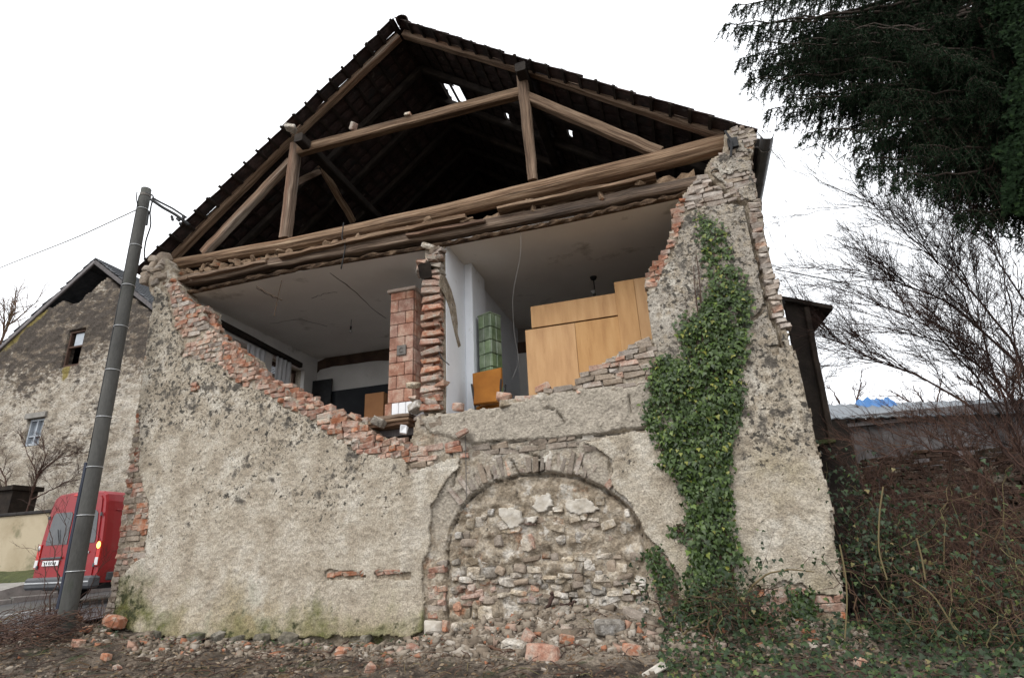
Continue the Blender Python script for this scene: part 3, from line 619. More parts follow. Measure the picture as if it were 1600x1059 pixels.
# right jamb of the arch
course([(1009,874),(1018,850),(1040,870),(1056,902),(1060,980),(1024,980),(1020,936)], 'brick_pink', Y=.03, skip=.25, mats=(('brick_pink', 'brick_grey', 'brick'), (2, 3, 1)))
course([(664,880),(694,870),(694,975),(668,975)], 'brick_grey', Y=.02, skip=.35, mats=(('brick_pink', 'brick_grey', 'brick'), (2, 4, 1)))
# voussoirs
ring = ARCH_[5:-5]
seg = np.hypot(*np.diff(ring, axis=0).T); cum = np.concatenate([[0], np.cumsum(seg)])
for s in np.arange(.1, cum[-1]-.1, .088):
    if random.random() < .18: continue
    px = np.interp(s, cum, ring[:, 0]); pz_ = np.interp(s, cum, ring[:, 1])
    c0 = np.array([2.05, .25]); d = np.array([px, pz_])-c0; d /= np.linalg.norm(d); L = random.choice((.19, .28, .28))
    ang = math.atan2(d[1], d[0])
    me = random.choice(BR[(L, random.choices(('brick_grey', 'brick_white', 'brick_pink'), (7, 2, 1))[0])])
    inst('brick', me, TRS((px+d[0]*(L/2+.04), .086+random.uniform(-.02, .014), pz_+d[1]*(L/2+.04)), rot3(0, -ang, 0)), front); nb += 1
print('bricks', nb)
# rubble infill of the arch: rough courses of unequal stones
ns = 0; z = -.12
while z < 1.45:
    h = random.uniform(.07, .15)
    for (a, b) in spans(ARCH_POLY, z+h/2, .4, 3.5):
        x = a+.05
        while x < b-.07:
            L = random.choice((random.uniform(.08, .14), random.uniform(.1, .2), random.uniform(.16, .28)))
            if x+L > b-.03: L = b-.03-x
            if L < .06: break
            keep = .93 if z < .7 else .36
            if random.random() < keep:
                hh = h*random.uniform(.75, 1.08)
                inst('stone', random.choice(ST if random.random() < .78 else STG), TRS((x+L/2, .142+random.uniform(-.035, .025), z+h/2+random.uniform(-.03, .03)), rot3(random.gauss(0, .16), random.gauss(0, .16), random.gauss(0, .16)), (L*random.uniform(.9, 1.2), .17, hh*random.uniform(.8, 1.25))), front); ns += 1
            x += L+.004
    z += h*.96
# foot of the wall on the left
x = -4.9
while x < .6:
    if random.random() < .7: x += .17; continue
    L = random.uniform(.09, .26); zz = random.uniform(-.25, -.08)
    inst('stone', random.choice(STM), TRS((x+L/2, -.05+random.uniform(-.07, .05), zz), rot3(random.gauss(0, .1), random.gauss(0, .1), random.gauss(0, .12)), (L*1.1, .25, random.uniform(.08, .2))), front); ns += 1; x += L*random.uniform(.6, 1.3)
# crown of the left wall under the eaves
for k in range(16):
    p = at(random.uniform(230, 262), random.uniform(402, 445), .1)
    inst('stone', random.choice(STG), TRS(p, rot3(*[random.uniform(-.4, .4) for _ in range(3)]), (random.uniform(.14, .26), .25, random.uniform(.1, .2))), front); ns += 1
print('stones', ns)

# ------------------------------------------------------------------ roof timbers
def beam_geo(pts, w0, w1=None, d0=None, d1=None, ch=.25, wob=.0035, n=12, roundish=False, seed=None, depth_ax=(0, 1, 0)):
    """squared timber along pts (world); w = size across, d = size in depth; chamfered, uneven"""
    pts = np.array(pts, float); w1 = w1 or w0; d0 = d0 or w0; d1 = d1 or d0
    seg = np.concatenate([[0], np.cumsum(np.linalg.norm(np.diff(pts, axis=0), axis=1))]); t = np.linspace(0, seg[-1], n)
    P = np.stack([np.interp(t, seg, pts[:, k]) for k in range(3)], -1)
    T = np.gradient(P, axis=0); T /= np.linalg.norm(T, axis=1)[:, None]
    D = np.tile(np.array(depth_ax, float), (n, 1)); D -= (D*T).sum(1)[:, None]*T; D /= np.linalg.norm(D, axis=1)[:, None]; W = np.cross(T, D)
    if roundish: a = np.arange(10)*2*np.pi/10; cs = np.stack([np.cos(a), np.sin(a)], -1)*.5*1.06
    else:
        c = .5-ch*.5; cs = np.array([(.5, -c), (.5, c), (c, .5), (-c, .5), (-.5, c), (-.5, -c), (-c, -.5), (c, -.5)])
    m = len(cs); wv = np.linspace(w0, w1, n); dv = np.linspace(d0, d1, n)
    r = np.random.default_rng(seed if seed is not None else random.randrange(9999))
    P = P + r.normal(0, wob, (n, 3))*np.array([1, .5, 1])
    V = P[:, None, :] + (cs[None, :, 0]*wv[:, None])[..., None]*W[:, None, :] + (cs[None, :, 1]*dv[:, None])[..., None]*D[:, None, :]
    V = V.reshape(-1, 3) + r.normal(0, wob*.6, (n*m, 3))
    F = [(i*m+j, (i+1)*m+j, (i+1)*m+(j+1) % m, i*m+(j+1) % m) for i in range(n-1) for j in range(m)]
    F += [tuple(range(m)), tuple(range((n-1)*m, n*m))[::-1]]
    global GRAIN
    o3 = r.uniform(0, 50, 3)
    GRAIN = np.stack([np.repeat(t, m), (cs[None, :, 0]*wv[:, None]).ravel(), (cs[None, :, 1]*dv[:, None]).ravel()], -1)+o3
    return V, F
def beam(name, pts, w0, w1=None, d0=None, d1=None, mat='timber', parent=house, label=None, **k):
    V, F = beam_geo(pts, w0, w1, d0, d1, **k); o = mesh(name, V, F, M[mat], parent, attrs={'grain': GRAIN})
    if label: o['label'] = label
    return o
TY = .32
A = lambda lst, Y=TY: [at(u, v, Y) for u, v in lst]
beam('tie_beam', A([(258, 416), (446, 384), (690, 333), (832, 299), (980, 264), (1132, 226)]), .21, .31, .22, .28, roundish=True, n=20)
for o_ in [beam('post', A([(446, 373), (463, 226)], TY), .19, .20, .18), beam('post', A([(833, 284), (815, 108)], TY), .15, .20, .17)]: pass
beam('collar_beam', A([(462, 238), (812, 146)], TY), .20, .19, .16)
beam('rafter', A([(262, 412), (455, 218), (624, 58)], TY+.02), .15, .13, .15, n=16)
beam('rafter', A([(632, 54), (820, 108), (1132, 211)], TY+.02), .14, .20, .15, n=16)
beam('strut', A([(318, 396), (455, 252)], TY+.02), .17, .15, .15)
beam('strut', A([(822, 152), (1032, 240)], TY+.02), .17, .18, .15)
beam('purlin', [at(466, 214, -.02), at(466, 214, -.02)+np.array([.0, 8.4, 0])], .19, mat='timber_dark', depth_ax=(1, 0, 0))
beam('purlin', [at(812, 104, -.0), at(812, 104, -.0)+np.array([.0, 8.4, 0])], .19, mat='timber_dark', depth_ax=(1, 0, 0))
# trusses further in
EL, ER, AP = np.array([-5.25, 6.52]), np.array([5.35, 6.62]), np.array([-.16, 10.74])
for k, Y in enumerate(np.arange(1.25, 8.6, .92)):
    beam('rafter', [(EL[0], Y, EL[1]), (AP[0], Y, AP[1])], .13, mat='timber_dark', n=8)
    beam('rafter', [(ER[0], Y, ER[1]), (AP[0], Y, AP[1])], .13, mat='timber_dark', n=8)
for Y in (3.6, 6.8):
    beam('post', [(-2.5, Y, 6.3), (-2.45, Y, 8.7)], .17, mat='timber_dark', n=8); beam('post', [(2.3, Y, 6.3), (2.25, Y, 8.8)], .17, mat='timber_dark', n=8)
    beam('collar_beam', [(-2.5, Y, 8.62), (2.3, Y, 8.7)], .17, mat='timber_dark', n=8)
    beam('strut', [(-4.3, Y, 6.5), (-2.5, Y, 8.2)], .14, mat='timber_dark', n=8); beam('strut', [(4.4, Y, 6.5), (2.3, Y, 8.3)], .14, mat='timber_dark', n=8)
beam('brace', [at(462, 286, .5), at(512, 262, 1.6)], .12, mat='timber', n=6)
beam('brace', [at(500, 258, 1.2), at(552, 346, 2.4)], .13, mat='timber', n=6)
# ceiling edge: joist, lath, clay fill, planks
beam('ceiling_joist', A([(266, 446), (470, 405), (690, 367), (880, 331), (1090, 288)], .24), .19, .18, .2, n=22, wob=.009)
r_ = np.random.default_rng(4)
def ragged(name, px, Y0, Y1, h, amp, mat, n=90, seed=0, kind=None):
    """a ragged long layer edge following a pixel line on the plane Y0"""
    pts = np.array([at(u, v, Y0) for u, v in px]); t = np.linspace(0, 1, n); s = np.linspace(0, 1, len(pts))
    P = np.stack([np.interp(t, s, pts[:, k]) for k in range(3)], -1); q = np.random.default_rng(seed)
    dz0, dz1, dy = q.normal(0, amp, n), q.normal(0, amp, n), q.normal(0, amp*1.2, n)
    V = []
    for i in range(n):
        x, y_, z = P[i]; V += [(x, Y0+dy[i], z-h/2+dz0[i]), (x, Y0+dy[i]*.6-.03*abs(math.sin(i*1.7)), z+dz1[i]*.5), (x, Y0+dy[i], z+h/2+dz1[i]), (x, Y1, z+h/2), (x, Y1, z-h/2)]
    F = [(i*5+j, i*5+(j+1) % 5, (i+1)*5+(j+1) % 5, (i+1)*5+j) for i in range(n-1) for j in range(5)] + [tuple(range(5))[::-1], tuple(range((n-1)*5, n*5))]
    return mesh(name, np.array(V), F, M[mat], house, False, kind)
ragged('lath_layer', [(284, 458), (470, 418), (690, 381), (880, 344), (1072, 302)], .20, .27, .06, .014, 'lath', seed=1)
ragged('clay_layer', [(272, 434), (470, 398), (690, 356), (880, 320), (1086, 276)], .28, .8, .16, .03, 'clay', seed=2)
for (a, b, w_) in (((440, 405), (560, 378), .055), ((545, 380), (730, 342), .07), ((300, 437), (420, 412), .04), ((780, 330), (1026, 279), .05), ((640, 372), (760, 349), .045), ((262, 447), (300, 436), .06)):
    beam('plank', [at(*a, .14), at(*b, .17)], w_, d0=.22, n=8, wob=.008, ch=.1)
# clay lumps lying along the ceiling edge
lump = [stone_mesh(k+60, M['clay'], 'clay_lump', amp=.5, box=.45) for k in range(6)]
for k in range(46):
    u = random.choice((random.uniform(440, 735), random.uniform(780, 1020), random.uniform(280, 420)))
    v = np.interp(u, (272, 470, 690, 880, 1086), (427, 390, 346, 311, 268)) + random.uniform(-1, 9)
    inst('clay_lump', random.choice(lump), TRS(at(u, v, .2+random.uniform(-.05, .12)), rot3(*[random.uniform(0, 3) for _ in range(3)]), (random.uniform(.1, .3), random.uniform(.08, .16), random.uniform(.04, .09))), house)

# ------------------------------------------------------------------ roof covering
def tile_geo():
    pr_ = [(0, .010), (.025, .030), (.05, .034), (.075, .014), (.15, .004), (.225, .008), (.245, .016)]
    V = []
    for s in (0, .41):
        V += [(s, a, h) for a, h in pr_] + [(s, a, h-.017) for a, h in pr_]
    n = len(pr_); F = []
    for i in range(n-1): F += [(i, 2*n+i, 2*n+i+1, i+1), (n+i, n+i+1, 3*n+i+1, 3*n+i), (i, i+1, n+i+1, n+i), (2*n+i, 3*n+i, 3*n+i+1, 2*n+i+1)]
    F += [(0, n, 3*n, 2*n), (n-1, 3*n-1, 4*n-1, 2*n-1)]
    return np.array(V), F
TV, TF = tile_geo()
tme = []
for k in range(4):
    me = bpy.data.meshes.new('roof_tile'); r = np.random.default_rng(k); V = TV.copy(); V[:, 2] += r.normal(0, .002, len(V))
    me.from_pydata([tuple(v) for v in V], [], TF); me.materials.append(M['tile']); me.update(); tme.append(me)
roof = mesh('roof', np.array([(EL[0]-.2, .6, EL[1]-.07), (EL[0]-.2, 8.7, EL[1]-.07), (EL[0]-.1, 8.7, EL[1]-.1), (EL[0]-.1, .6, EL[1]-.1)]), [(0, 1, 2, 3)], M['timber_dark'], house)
HOLES = [[(693, 128), (716, 134), (732, 158), (704, 166)], [(798, 172), (806, 176), (812, 192), (803, 190)], [(890, 206), (902, 204), (906, 222), (896, 220)]]
ntile = 0
for side in (-1, 1):
    e = (EL if side < 0 else ER)+np.array([side*.42, -.34+.11]); a = AP+np.array([0, .12])
    L = np.linalg.norm(a-e); d = (a-e)/L; nrm = np.array([-d[1], d[0]])*(1 if d[0] > 0 else -1)
    hole_pts = []
    # where each hole's line of sight meets this slope
    N3 = np.array([nrm[0], 0, nrm[1]]); E3 = np.array([e[0], 0, e[1]])
    for hpx in HOLES if side > 0 else []:
        q = []
        for u, v in hpx:
            dd = ray(u, v); t = ((E3-CAM)@N3)/(dd@N3); P = CAM+dd*t; q.append(((P-E3)@np.array([d[0], 0, d[1]]), P[1]))
        hole_pts.append(np.array(q))
    rows = int((L-.02)/.335)
    stuffV, stuffF = [], []
    for rI in range(rows+1):
        s0 = rI*.335
        for c in range(38):
            y0 = .02+c*.232
            cx, cyy = s0+.2, y0+.12
            skip = slip = False; s0 = rI*.335
            for q in hole_pts:
                big_ = q is hole_pts[0]
                if big_ and (inpoly(np.array([cx]), np.array([cyy]), q)[0] or np.hypot(*(q.mean(0)-np.array([cx, cyy]))) < .16): skip = True
                if not big_ and np.hypot(*(q.mean(0)-np.array([cx, cyy]))) < .2: slip = True
            if skip: continue
            if slip: s0 = s0-.17
            sl_ = .41 if s0+.41 < L+.02 else max(L-s0, .1)
            X3 = np.array([d[0], 0, d[1]]); Y3 = np.array([0, 1, 0]); Z3 = np.array([nrm[0], 0, nrm[1]])
            sag = -.03*math.sin(math.pi*min(1, s0/L))
            base = np.array([e[0], 0, e[1]])+X3*s0+Y3*(y0+random.uniform(-.006, .006)+(random.uniform(-.02, .004) if c == 0 else 0))+Z3*(.03+sag+random.uniform(-.004, .006)+(random.uniform(.002, .018) if c == 0 else 0))
            tl = math.radians(-2.6)+random.gauss(0, .006)+(random.gauss(0, .025) if c == 0 else 0)
            tw = random.gauss(0, .008)+(random.gauss(0, .016) if c == 0 else 0)
            Xr = X3*math.cos(tl)+Z3*math.sin(tl); Zr = Z3*math.cos(tl)-X3*math.sin(tl)
            Xr, Yr = Xr*math.cos(tw)+Y3*math.sin(tw), Y3*math.cos(tw)-Xr*math.sin(tw)
            if side > 0: pass
            if c < 3:
                Mx = Matrix(((Xr[0]*sl_/.41, Yr[0], Zr[0], base[0]), (Xr[1]*sl_/.41, Yr[1], Zr[1], base[1]), (Xr[2]*sl_/.41, Yr[2], Zr[2], base[2]), (0, 0, 0, 1)))
                inst('roof_tile', random.choice(tme), Mx, roof); ntile += 1
            else:
                V = base + TV[:, :1]*sl_/.41*Xr + TV[:, 1:2]*Yr + TV[:, 2:]*Zr
                stuffF.extend([[i+len(TV)*len(stuffV) for i in f] for f in TF]); stuffV.append(V)
        if s0 < L-.1 and s0 > .3:
            P0 = np.array([e[0], 0, e[1]])+np.array([d[0], 0, d[1]])*(s0+.03)-np.array([nrm[0], 0, nrm[1]])*.02
            mb = MB(); mb.box(P0+np.array([0, 4.25, 0]), (.05, 8.6, .032), Matrix.Rotation(math.atan2(-d[1], d[0]), 3, 'Y'))
            mb.build('batten', M['timber_dark'], roof)
    mesh('roof_tile', np.concatenate(stuffV), stuffF, M['tile'], roof, False, 'stuff')
print('tiles', ntile)
# ridge tiles: half round, the first ones gone or tipped
def ridge(Y, dz=0, rx=0, rz=0, ry=0):
    V = []; n = 8
    for s in (-.19, .19):
        for r in (.125, .108):
            for k in range(n): a = math.pi*k/(n-1); V.append((r*math.cos(a), s, r*math.sin(a)*.8))
    F = [(k, k+1, 2*n+k+1, 2*n+k) for k in range(n-1)]+[(n+k, 3*n+k, 3*n+k+1, n+k+1) for k in range(n-1)]+[(k, n+k, n+k+1, k+1) for k in range(n-1)]+[(2*n+k, 2*n+k+1, 3*n+k+1, 3*n+k) for k in range(n-1)]+[(0, 2*n, 3*n, n), (n-1, 2*n-1, 4*n-1, 3*n-1)]
    R_ = rot3(rx, ry, rz); V = [R_ @ Vector(v)+Vector((AP[0], Y, AP[1]+.05+dz)) for v in V]
    return mesh('ridge_tile', np.array(V), F, M['tile'], roof)
ridge(.16, -.03, .12, .2, .25).location.x += .15
for k in range(22): ridge(.5+k*.37)
# gable closing the far end of the attic, attic floor, outer walls
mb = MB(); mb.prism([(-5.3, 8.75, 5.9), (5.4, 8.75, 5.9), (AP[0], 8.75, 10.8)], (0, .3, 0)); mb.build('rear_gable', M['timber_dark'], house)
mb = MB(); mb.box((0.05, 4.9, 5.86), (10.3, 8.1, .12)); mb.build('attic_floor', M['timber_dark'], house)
def pierced(name, x0, x1, y0, y1, z0, z1, wins, mat):
    """wall along y with window openings (ya, yb, za, zb)"""
    mb = MB(); ys_ = [y0]
    for a, b, c, d in wins: ys_ += [a, b]
    ys_.append(y1); xm, xw = (x0+x1)/2, x1-x0
    for i in range(0, len(ys_), 2): mb.box((xm, (ys_[i]+ys_[i+1])/2, (z0+z1)/2), (xw, ys_[i+1]-ys_[i], z1-z0))
    for a, b, c, d in wins: mb.box((xm, (a+b)/2, (z0+c)/2), (xw, b-a, c-z0)); mb.box((xm, (a+b)/2, (d+z1)/2), (xw, b-a, z1-d))
    return mb.build(name, mat, house)
WINL = [(1.25, 2.45, 3.55, 5.30), (2.85, 4.05, 3.55, 5.30)]; ADDED_WINR = [(1.0, 2.2, 3.55, 5.25), (2.9, 4.1, 3.55, 5.25)]  # right-room openings are added out of view to let daylight in
pierced('side_wall', -5.04, -4.68, .47, 8.77, -.4, 6.3, WINL, M['plaster'])
pierced('side_wall', 5.04, 5.40, .47, 8.77, -.4, 6.2, ADDED_WINR, M['plaster'])
mb = MB(); mb.box((.1, 8.6, 2.8), (9.5, .3, 6.1)); mb.build('rear_wall', M['plaster'], house)
mb = MB()
for k in range(24): mb.box((6.05-.5+.2*0, .1+k*.36, 0), (.001, .001, .001)) if 0 else None
gp = at(1199, 213, -.12)
V = []; n = 9
gl = np.linspace(0, 8.6, 12)
for i, yy in enumerate(gl):
    for r in (.088, .078):
        for k in range(n):
            a = math.pi+math.pi*k/(n-1); V.append((gp[0]+r*math.cos(a), gp[1]+yy, gp[2]+.02-yy*.006+r*math.sin(a)))
F = []
for i in range(len(gl)-1):
    b0, b1 = i*2*n, (i+1)*2*n
    for k in range(n-1): F += [(b0+k, b0+k+1, b1+k+1, b1+k), (b0+n+k, b1+n+k, b1+n+k+1, b0+n+k+1)]
    F += [(b0, b1, b1+n, b0+n), (b0+n-1, b0+2*n-1, b1+2*n-1, b1+n-1)]
mesh('gutter', np.array(V), F, M['zinc'], house)
for k in range(10):
    yy = gp[1]+.25+k*.9; mb = MB(); mb.tube([(gp[0]-.3, yy, gp[2]+.12), (gp[0]-.095, yy, gp[2]+.02), (gp[0]-.06, yy, gp[2]-.07), (gp[0]+.02, yy, gp[2]-.09), (gp[0]+.09, yy, gp[2]+.01)], .009, 5); mb.build('gutter_bracket', M['iron'], house)
mb = MB(); mb.prism([(5.45, .2, 6.2), (6.0, .2, 6.28), (6.02, .2, 6.34), (5.45, .2, 6.5)], (0, 8.4, 0)); mb.build('eaves_board', M['timber_dark'], house)
mb = MB(); mb.box((-5.35, 4.6, 6.2), (.35, 8.2, .1)); mb.build('eaves_board', M['timber_dark'], house)
# iron strap on the right corner; its black block paints a small hole's shade
mb = MB(); p = at(1133, 205, -.04); q = at(1142, 245, -.04); mb.tube([p, (p+q)/2+np.array([.05, -.03, 0]), q], .018, 5); mb.cbox(at(1145, 224, -.01), (.14, .06, .17), .01); mb.build('strap_and_dark_hole', M['black'], house)

# ------------------------------------------------------------------ rooms
ZF, ZC = 2.84, 5.735
mb = MB(); mb.box((.07, 4.4, ZF-.12), (9.5, 7.9, .22)); mb.build('room_floor', M['board_grey'], house)
for (xa, xb) in ((-4.68, .43), (.8, 5.03)):
    n = 60; q = np.random.default_rng(int(xb*10)); V = []
    for i in range(n):
        x = xa+(xb-xa)*i/(n-1); V += [(x, .25+abs(q.normal(0, .02)), ZC), (x, 4.7, ZC), (x, 4.7, ZC+.025), (x, .27, ZC+.025)]
    F = [(i*4+j, i*4+(j+1) % 4, (i+1)*4+(j+1) % 4, (i+1)*4+j) for i in range(n-1) for j in range(4)]+[(0, 1, 2, 3), (4*n-1, 4*n-2, 4*n-3, 4*n-4)]
    mesh('ceiling', np.array(V), F, M['ceiling'], house)
# ceiling cracks: strips of missing paint
def strip_on(name, pts, ws, mat, off, parent=house):
    """thin raised flake/strip lying on a surface: pts 3D, widths, off = normal * thickness"""
    P, T, N_, B_ = frames(pts); off = np.array(off, float); nrm = off/np.linalg.norm(off); S_ = np.cross(T, nrm); S_ /= np.linalg.norm(S_, axis=1)[:, None]
    ws = np.full(len(P), ws) if np.isscalar(ws) else np.array(ws)
    a, b = P+S_*ws[:, None], P-S_*ws[:, None]; V = np.concatenate([a+off, b+off, a-off*.2, b-off*.2]); n = len(P)
    F = []
    for i in range(n-1): F += [(i, i+1, n+i+1, n+i), (i, 2*n+i, 2*n+i+1, i+1), (n+i, n+i+1, 3*n+i+1, 3*n+i)]
    F += [(0, n, 3*n, 2*n), (n-1, 3*n-1, 4*n-1, 2*n-1)]
    return mesh(name, V, F, M[mat], parent)
for pl, w_ in ((([(515, 426), (545, 447), (575, 475), (605, 497)]), .012), (([(488, 466), (505, 459), (525, 456)]), .008), (([(425, 505), (470, 498), (510, 510)]), .007), (([(400, 450), (440, 470)]), .012)):
    pts = np.array([atz(u, v, ZC) for u, v in pl]); t = np.linspace(0, 1, 12); s = np.linspace(0, 1, len(pts)); pts = np.stack([np.interp(t, s, pts[:, k]) for k in range(3)], -1); pts[:, :2] += rng.normal(0, .02, (12, 2))
    strip_on('ceiling_crack', pts, rng.uniform(.3, 1, 12)*w_, 'soot', (0, 0, -.003))
# left room
mb = MB(); mb.box((-2.1, 4.62, 4.3), (5.1, .12, 3.0)); bw = mb.build('room_wall', M['wall_room'], house)
pierced('room_wall', -4.672, -4.57, .55, 4.55, 2.84, 5.73, WINL, M['wall_room'])
for (a, b, c, d) in WINL+ADDED_WINR:                                   # casement windows; the right room's are added to bring in light
    xw_ = -4.86 if (a, b, c, d) in WINL else 5.22; f = MB(); ym, zm = (a+b)/2, (c+d)/2
    for yy, zz, dy, dz in ((a+.04, zm, .08, d-c), (b-.04, zm, .08, d-c), (ym, zm, .08, d-c-.16), (ym, c+.04, b-a-.16, .08), (ym, d-.04, b-a-.16, .08), (ym, d-.5, b-a-.16, .05)): f.box((xw_+(.002 if dz == .05 else 0), yy, zz), (.07, dy, dz))
    f.build('window_frame', M['frame_brown'], house)
arc = np.array([at(u, v, 4.55) for u, v in [(486, 606), (487, 586), (497, 572), (520, 563), (560, 557), (612, 550)]]); t = np.linspace(0, 1, 16); arc = np.stack([np.interp(t, np.linspace(0, 1, 6), arc[:, k]) for k in range(3)], -1)
strip_on('bare_patch', arc, np.interp(t, (0, .3, .6, 1), (.03, .10, .17, .2))+rng.normal(0, .015, 16), 'soot', (0, -.006, 0), bw)
MB().box(at(530, 650, 4.5), (2.9, .05, 1.3)).build('dark_opening_panel', M['door'], bw)  # solid panel; the darkness of the open doorways is put into its colour
MB().cbox(at(500, 630, 4.42), (.62, .05, 1.2), .01).build('door', M['black'], bw)
MB().cbox(at(590, 640, 2.4), (.42, .3, .62), .008).build('cabinet_front', M['chip'], None)
o = bpy.data.objects['cabinet_front']; o.name = 'cabinet'; tag(o, 'small orange-brown cabinet behind the pink tiled stove', 'cabinet')
# curtain rail and curtains on the left wall
p, q = atx(316, 490, -4.5), atx(470, 571, -4.5)
rl = thing('curtain_rail', 'long dark wooden curtain rail under the ceiling of the left room', 'curtain rail', p)
V, F = beam_geo([p, q], .12, d0=.1, n=6, wob=.003, depth_ax=(1, 0, 0)); mesh('rail', V, F, M['timber_dark'], rl)
def curtain(u0, u1, v, lab):
    a, b = atx(u0, v, -4.5), atx(u1, v, -4.5); n = 26; V = []
    for i in range(n):
        t = i/(n-1); y_ = a[1]+(b[1]-a[1])*t
        for k in range(7): V.append((-4.5+.035*math.sin(t*24+k*.1)*(.6+.06*k), y_, 5.30-k*.38))
    F = [(i*7+k, i*7+k+1, (i+1)*7+k+1, (i+1)*7+k) for i in range(n-1) for k in range(6)]
    V2 = [(x-.006, y_, z) for x, y_, z in V]; m = len(V)
    F = F+[tuple(i+m for i in f)[::-1] for f in F]+[(i*7, (i+1)*7, (i+1)*7+m, i*7+m) for i in range(n-1)]
    o = mesh('curtain', np.array(V+V2), F, M['curtain'], None, True); tag(o, lab, 'curtain', 'curtains in the left room')
curtain(384, 416, 560, 'pale net curtain nearer the breach, hanging from the dark rail')
curtain(430, 456, 580, 'pale net curtain further in, near the back corner of the left room')
# partition wall with its broken brick end
xl_, xr_ = at(655, 520, .1)[0], .80
part = mesh('partition_wall', *(lambda m: (np.array(m.V), m.F))(MB().box(((xl_+.02+xr_-.014)/2, 2.45, (ZF+ZC)/2), (xr_-xl_-.034, 4.4, ZC-ZF))), M['masonry'], house)
ww = MB().box((xr_-.007, 2.47, (ZF+ZC)/2), (.014, 4.36, ZC-ZF)).build('wall_plaster', M['wall_white'], part)
MB().box((xl_+.01, 2.45, (ZF+ZC)/2), (.02, 4.3, ZC-ZF)).build('wall_plaster', M['wall_white'], part)
MB().cbox((xr_+.075, 1.45, (ZF+ZC)/2), (.15, .7, ZC-ZF-.004), .012).build('chimney_breast', M['wall_white'], part)
z = ZF+.02; k = 0
while z < 5.22:
    tooth = k % 2 == 0; h = .082
    for j in range(1 if tooth else 2):
        L = (xr_-xl_-.06) if tooth else (xr_-xl_-.1)/2; me = random.choice(BR[(.28, 'brick' if random.random() < .5 else 'brick_pink')])
        xc = (xl_+xr_)/2 if tooth else xl_+.06+L*(j+.5)
        inst('brick', me, TRS((xc+random.uniform(-.012, .012), .16+(0 if tooth else .09)+random.uniform(-.03, .03), z+h/2), rot3(random.gauss(0, .05), random.gauss(0, .04), random.gauss(0, .06)), (L/.28, 1.2, (h-.006 if tooth else .055)/.062)), part); nb += 1
    z += h if tooth else .066; k += 1
for kk in range(26):                                            # torn masonry at the top and the foot of the partition
    u, v = (random.uniform(656, 692), random.uniform(385, 440)) if kk < 14 else (random.uniform(645, 692), random.uniform(600, 655))
    if kk % 3: inst('brick', random.choice(BR[(.19, random.choice(('brick_white', 'brick_grey', 'brick_pink')))]), TRS(at(u, v, .16+random.uniform(-.05, .04)), rot3(*[random.uniform(-.3, .3) for _ in range(3)]), (random.uniform(.6, 1.1), 1.3, random.uniform(.8, 1.3))), part)
    else: inst('stone', random.choice(ST), TRS(at(u, v, .2), rot3(*[random.uniform(-.5, .5) for _ in range(3)]), (random.uniform(.12, .24), .2, random.uniform(.08, .15))), part)
beam('beam_stub', [at(664, 423, .02), at(672, 425, .5)], .25, d0=.2, mat='timber_dark', parent=part, n=4, depth_ax=(1, 0, 0))
cwp = [tuple(atx(u, v, xr_+.0005)) for u, v in [(688, 428), (697, 434), (705, 453), (712, 478), (715, 505), (715, 522), (720, 540), (716, 543), (711, 524), (706, 502), (702, 482), (695, 462), (685, 446)]]
MB().prism(cwp, (.004, 0, 0)).build('bare_masonry', M['masonry'], part)
# right room
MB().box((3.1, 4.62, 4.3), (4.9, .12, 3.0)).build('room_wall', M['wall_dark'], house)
pierced('room_wall', 4.93, 5.036, .55, 4.55, 2.84, 5.73, ADDED_WINR, M['wall_dark'])
dr = MB().cbox(at(803, 590, 4.52), (.95, .05, 1.3), .01).build('door', M['wall_room'], house)
MB().cbox(at(802, 545, 4.5), (.85, .06, .28), .03).build('bare_patch', M['soot'], house)

# --- terracotta tiled stove
SY = .8
sx0, sx1 = at(608, 560, SY)[0], at(650, 560, SY)[0]-.05; sz0, sz1 = 3.02, at(629, 456, SY)[2]
stv = thing('tiled_stove', 'tall pink terracotta tiled stove left of the broken partition', 'stove', ((sx0+sx1)/2, SY+.25, ZF))
MB().box(((sx0+sx1)/2, SY+.24, (sz0+sz1)/2), (sx1-sx0-.03, .44, sz1-sz0)).build('core', M['grout'], stv)
hrow = .232; z = sz0+.22; k = 0
tl_mesh = {}
def tile_piece(name, c, d, mat, parent, ch=.008):
    key = (tuple(np.round(d, 3)), mat)
    if key not in tl_mesh:
        V, F = chamfer_box(d, ch); me = bpy.data.meshes.new(name); me.from_pydata([tuple(v) for v in V], [], F); me.materials.append(M[mat]); me.update(); tl_mesh[key] = me
    return inst(name, tl_mesh[key], TRS(c, rot3(random.gauss(0, .01), 0, random.gauss(0, .01))), parent)
W_ = sx1-sx0
while z < sz1-.06:
    h = min(hrow, sz1-z); sp = (0, .34, 1) if k % 2 else (0, .66, 1)
    for a, b in zip(sp[:-1], sp[1:]):
        tile_piece('tile', (sx0+W_*(a+b)/2, SY+.005, z+h/2), (W_*(b-a)-.008, .04, h-.008), 'terracotta', stv)
    for a, b in ((0, .5), (.5, 1)):
        tile_piece('tile', (sx1-.005, SY+.03+.42*(a+b)/2, z+h/2), (.04, .42*(b-a)-.008, h-.008), 'terracotta', stv)
    z += h; k += 1
MB().cbox(((sx0+sx1)/2+.0, SY+.22, sz1+.03), (W_+.1, .56, .06), .012).build('cornice', M['grout'], stv)
dp = at(627.5, 547, SY-.03); fd = MB().cbox(dp, (.17, .03, .18), .006).build('flue_door', M['iron'], stv)
mb = MB(); mb.tube([dp+np.array([.035*math.cos(a), -.02, .04*math.sin(a)]) for a in np.linspace(.6, 5.4, 10)], .007, 5); mb.build('handle', M['iron'], fd)
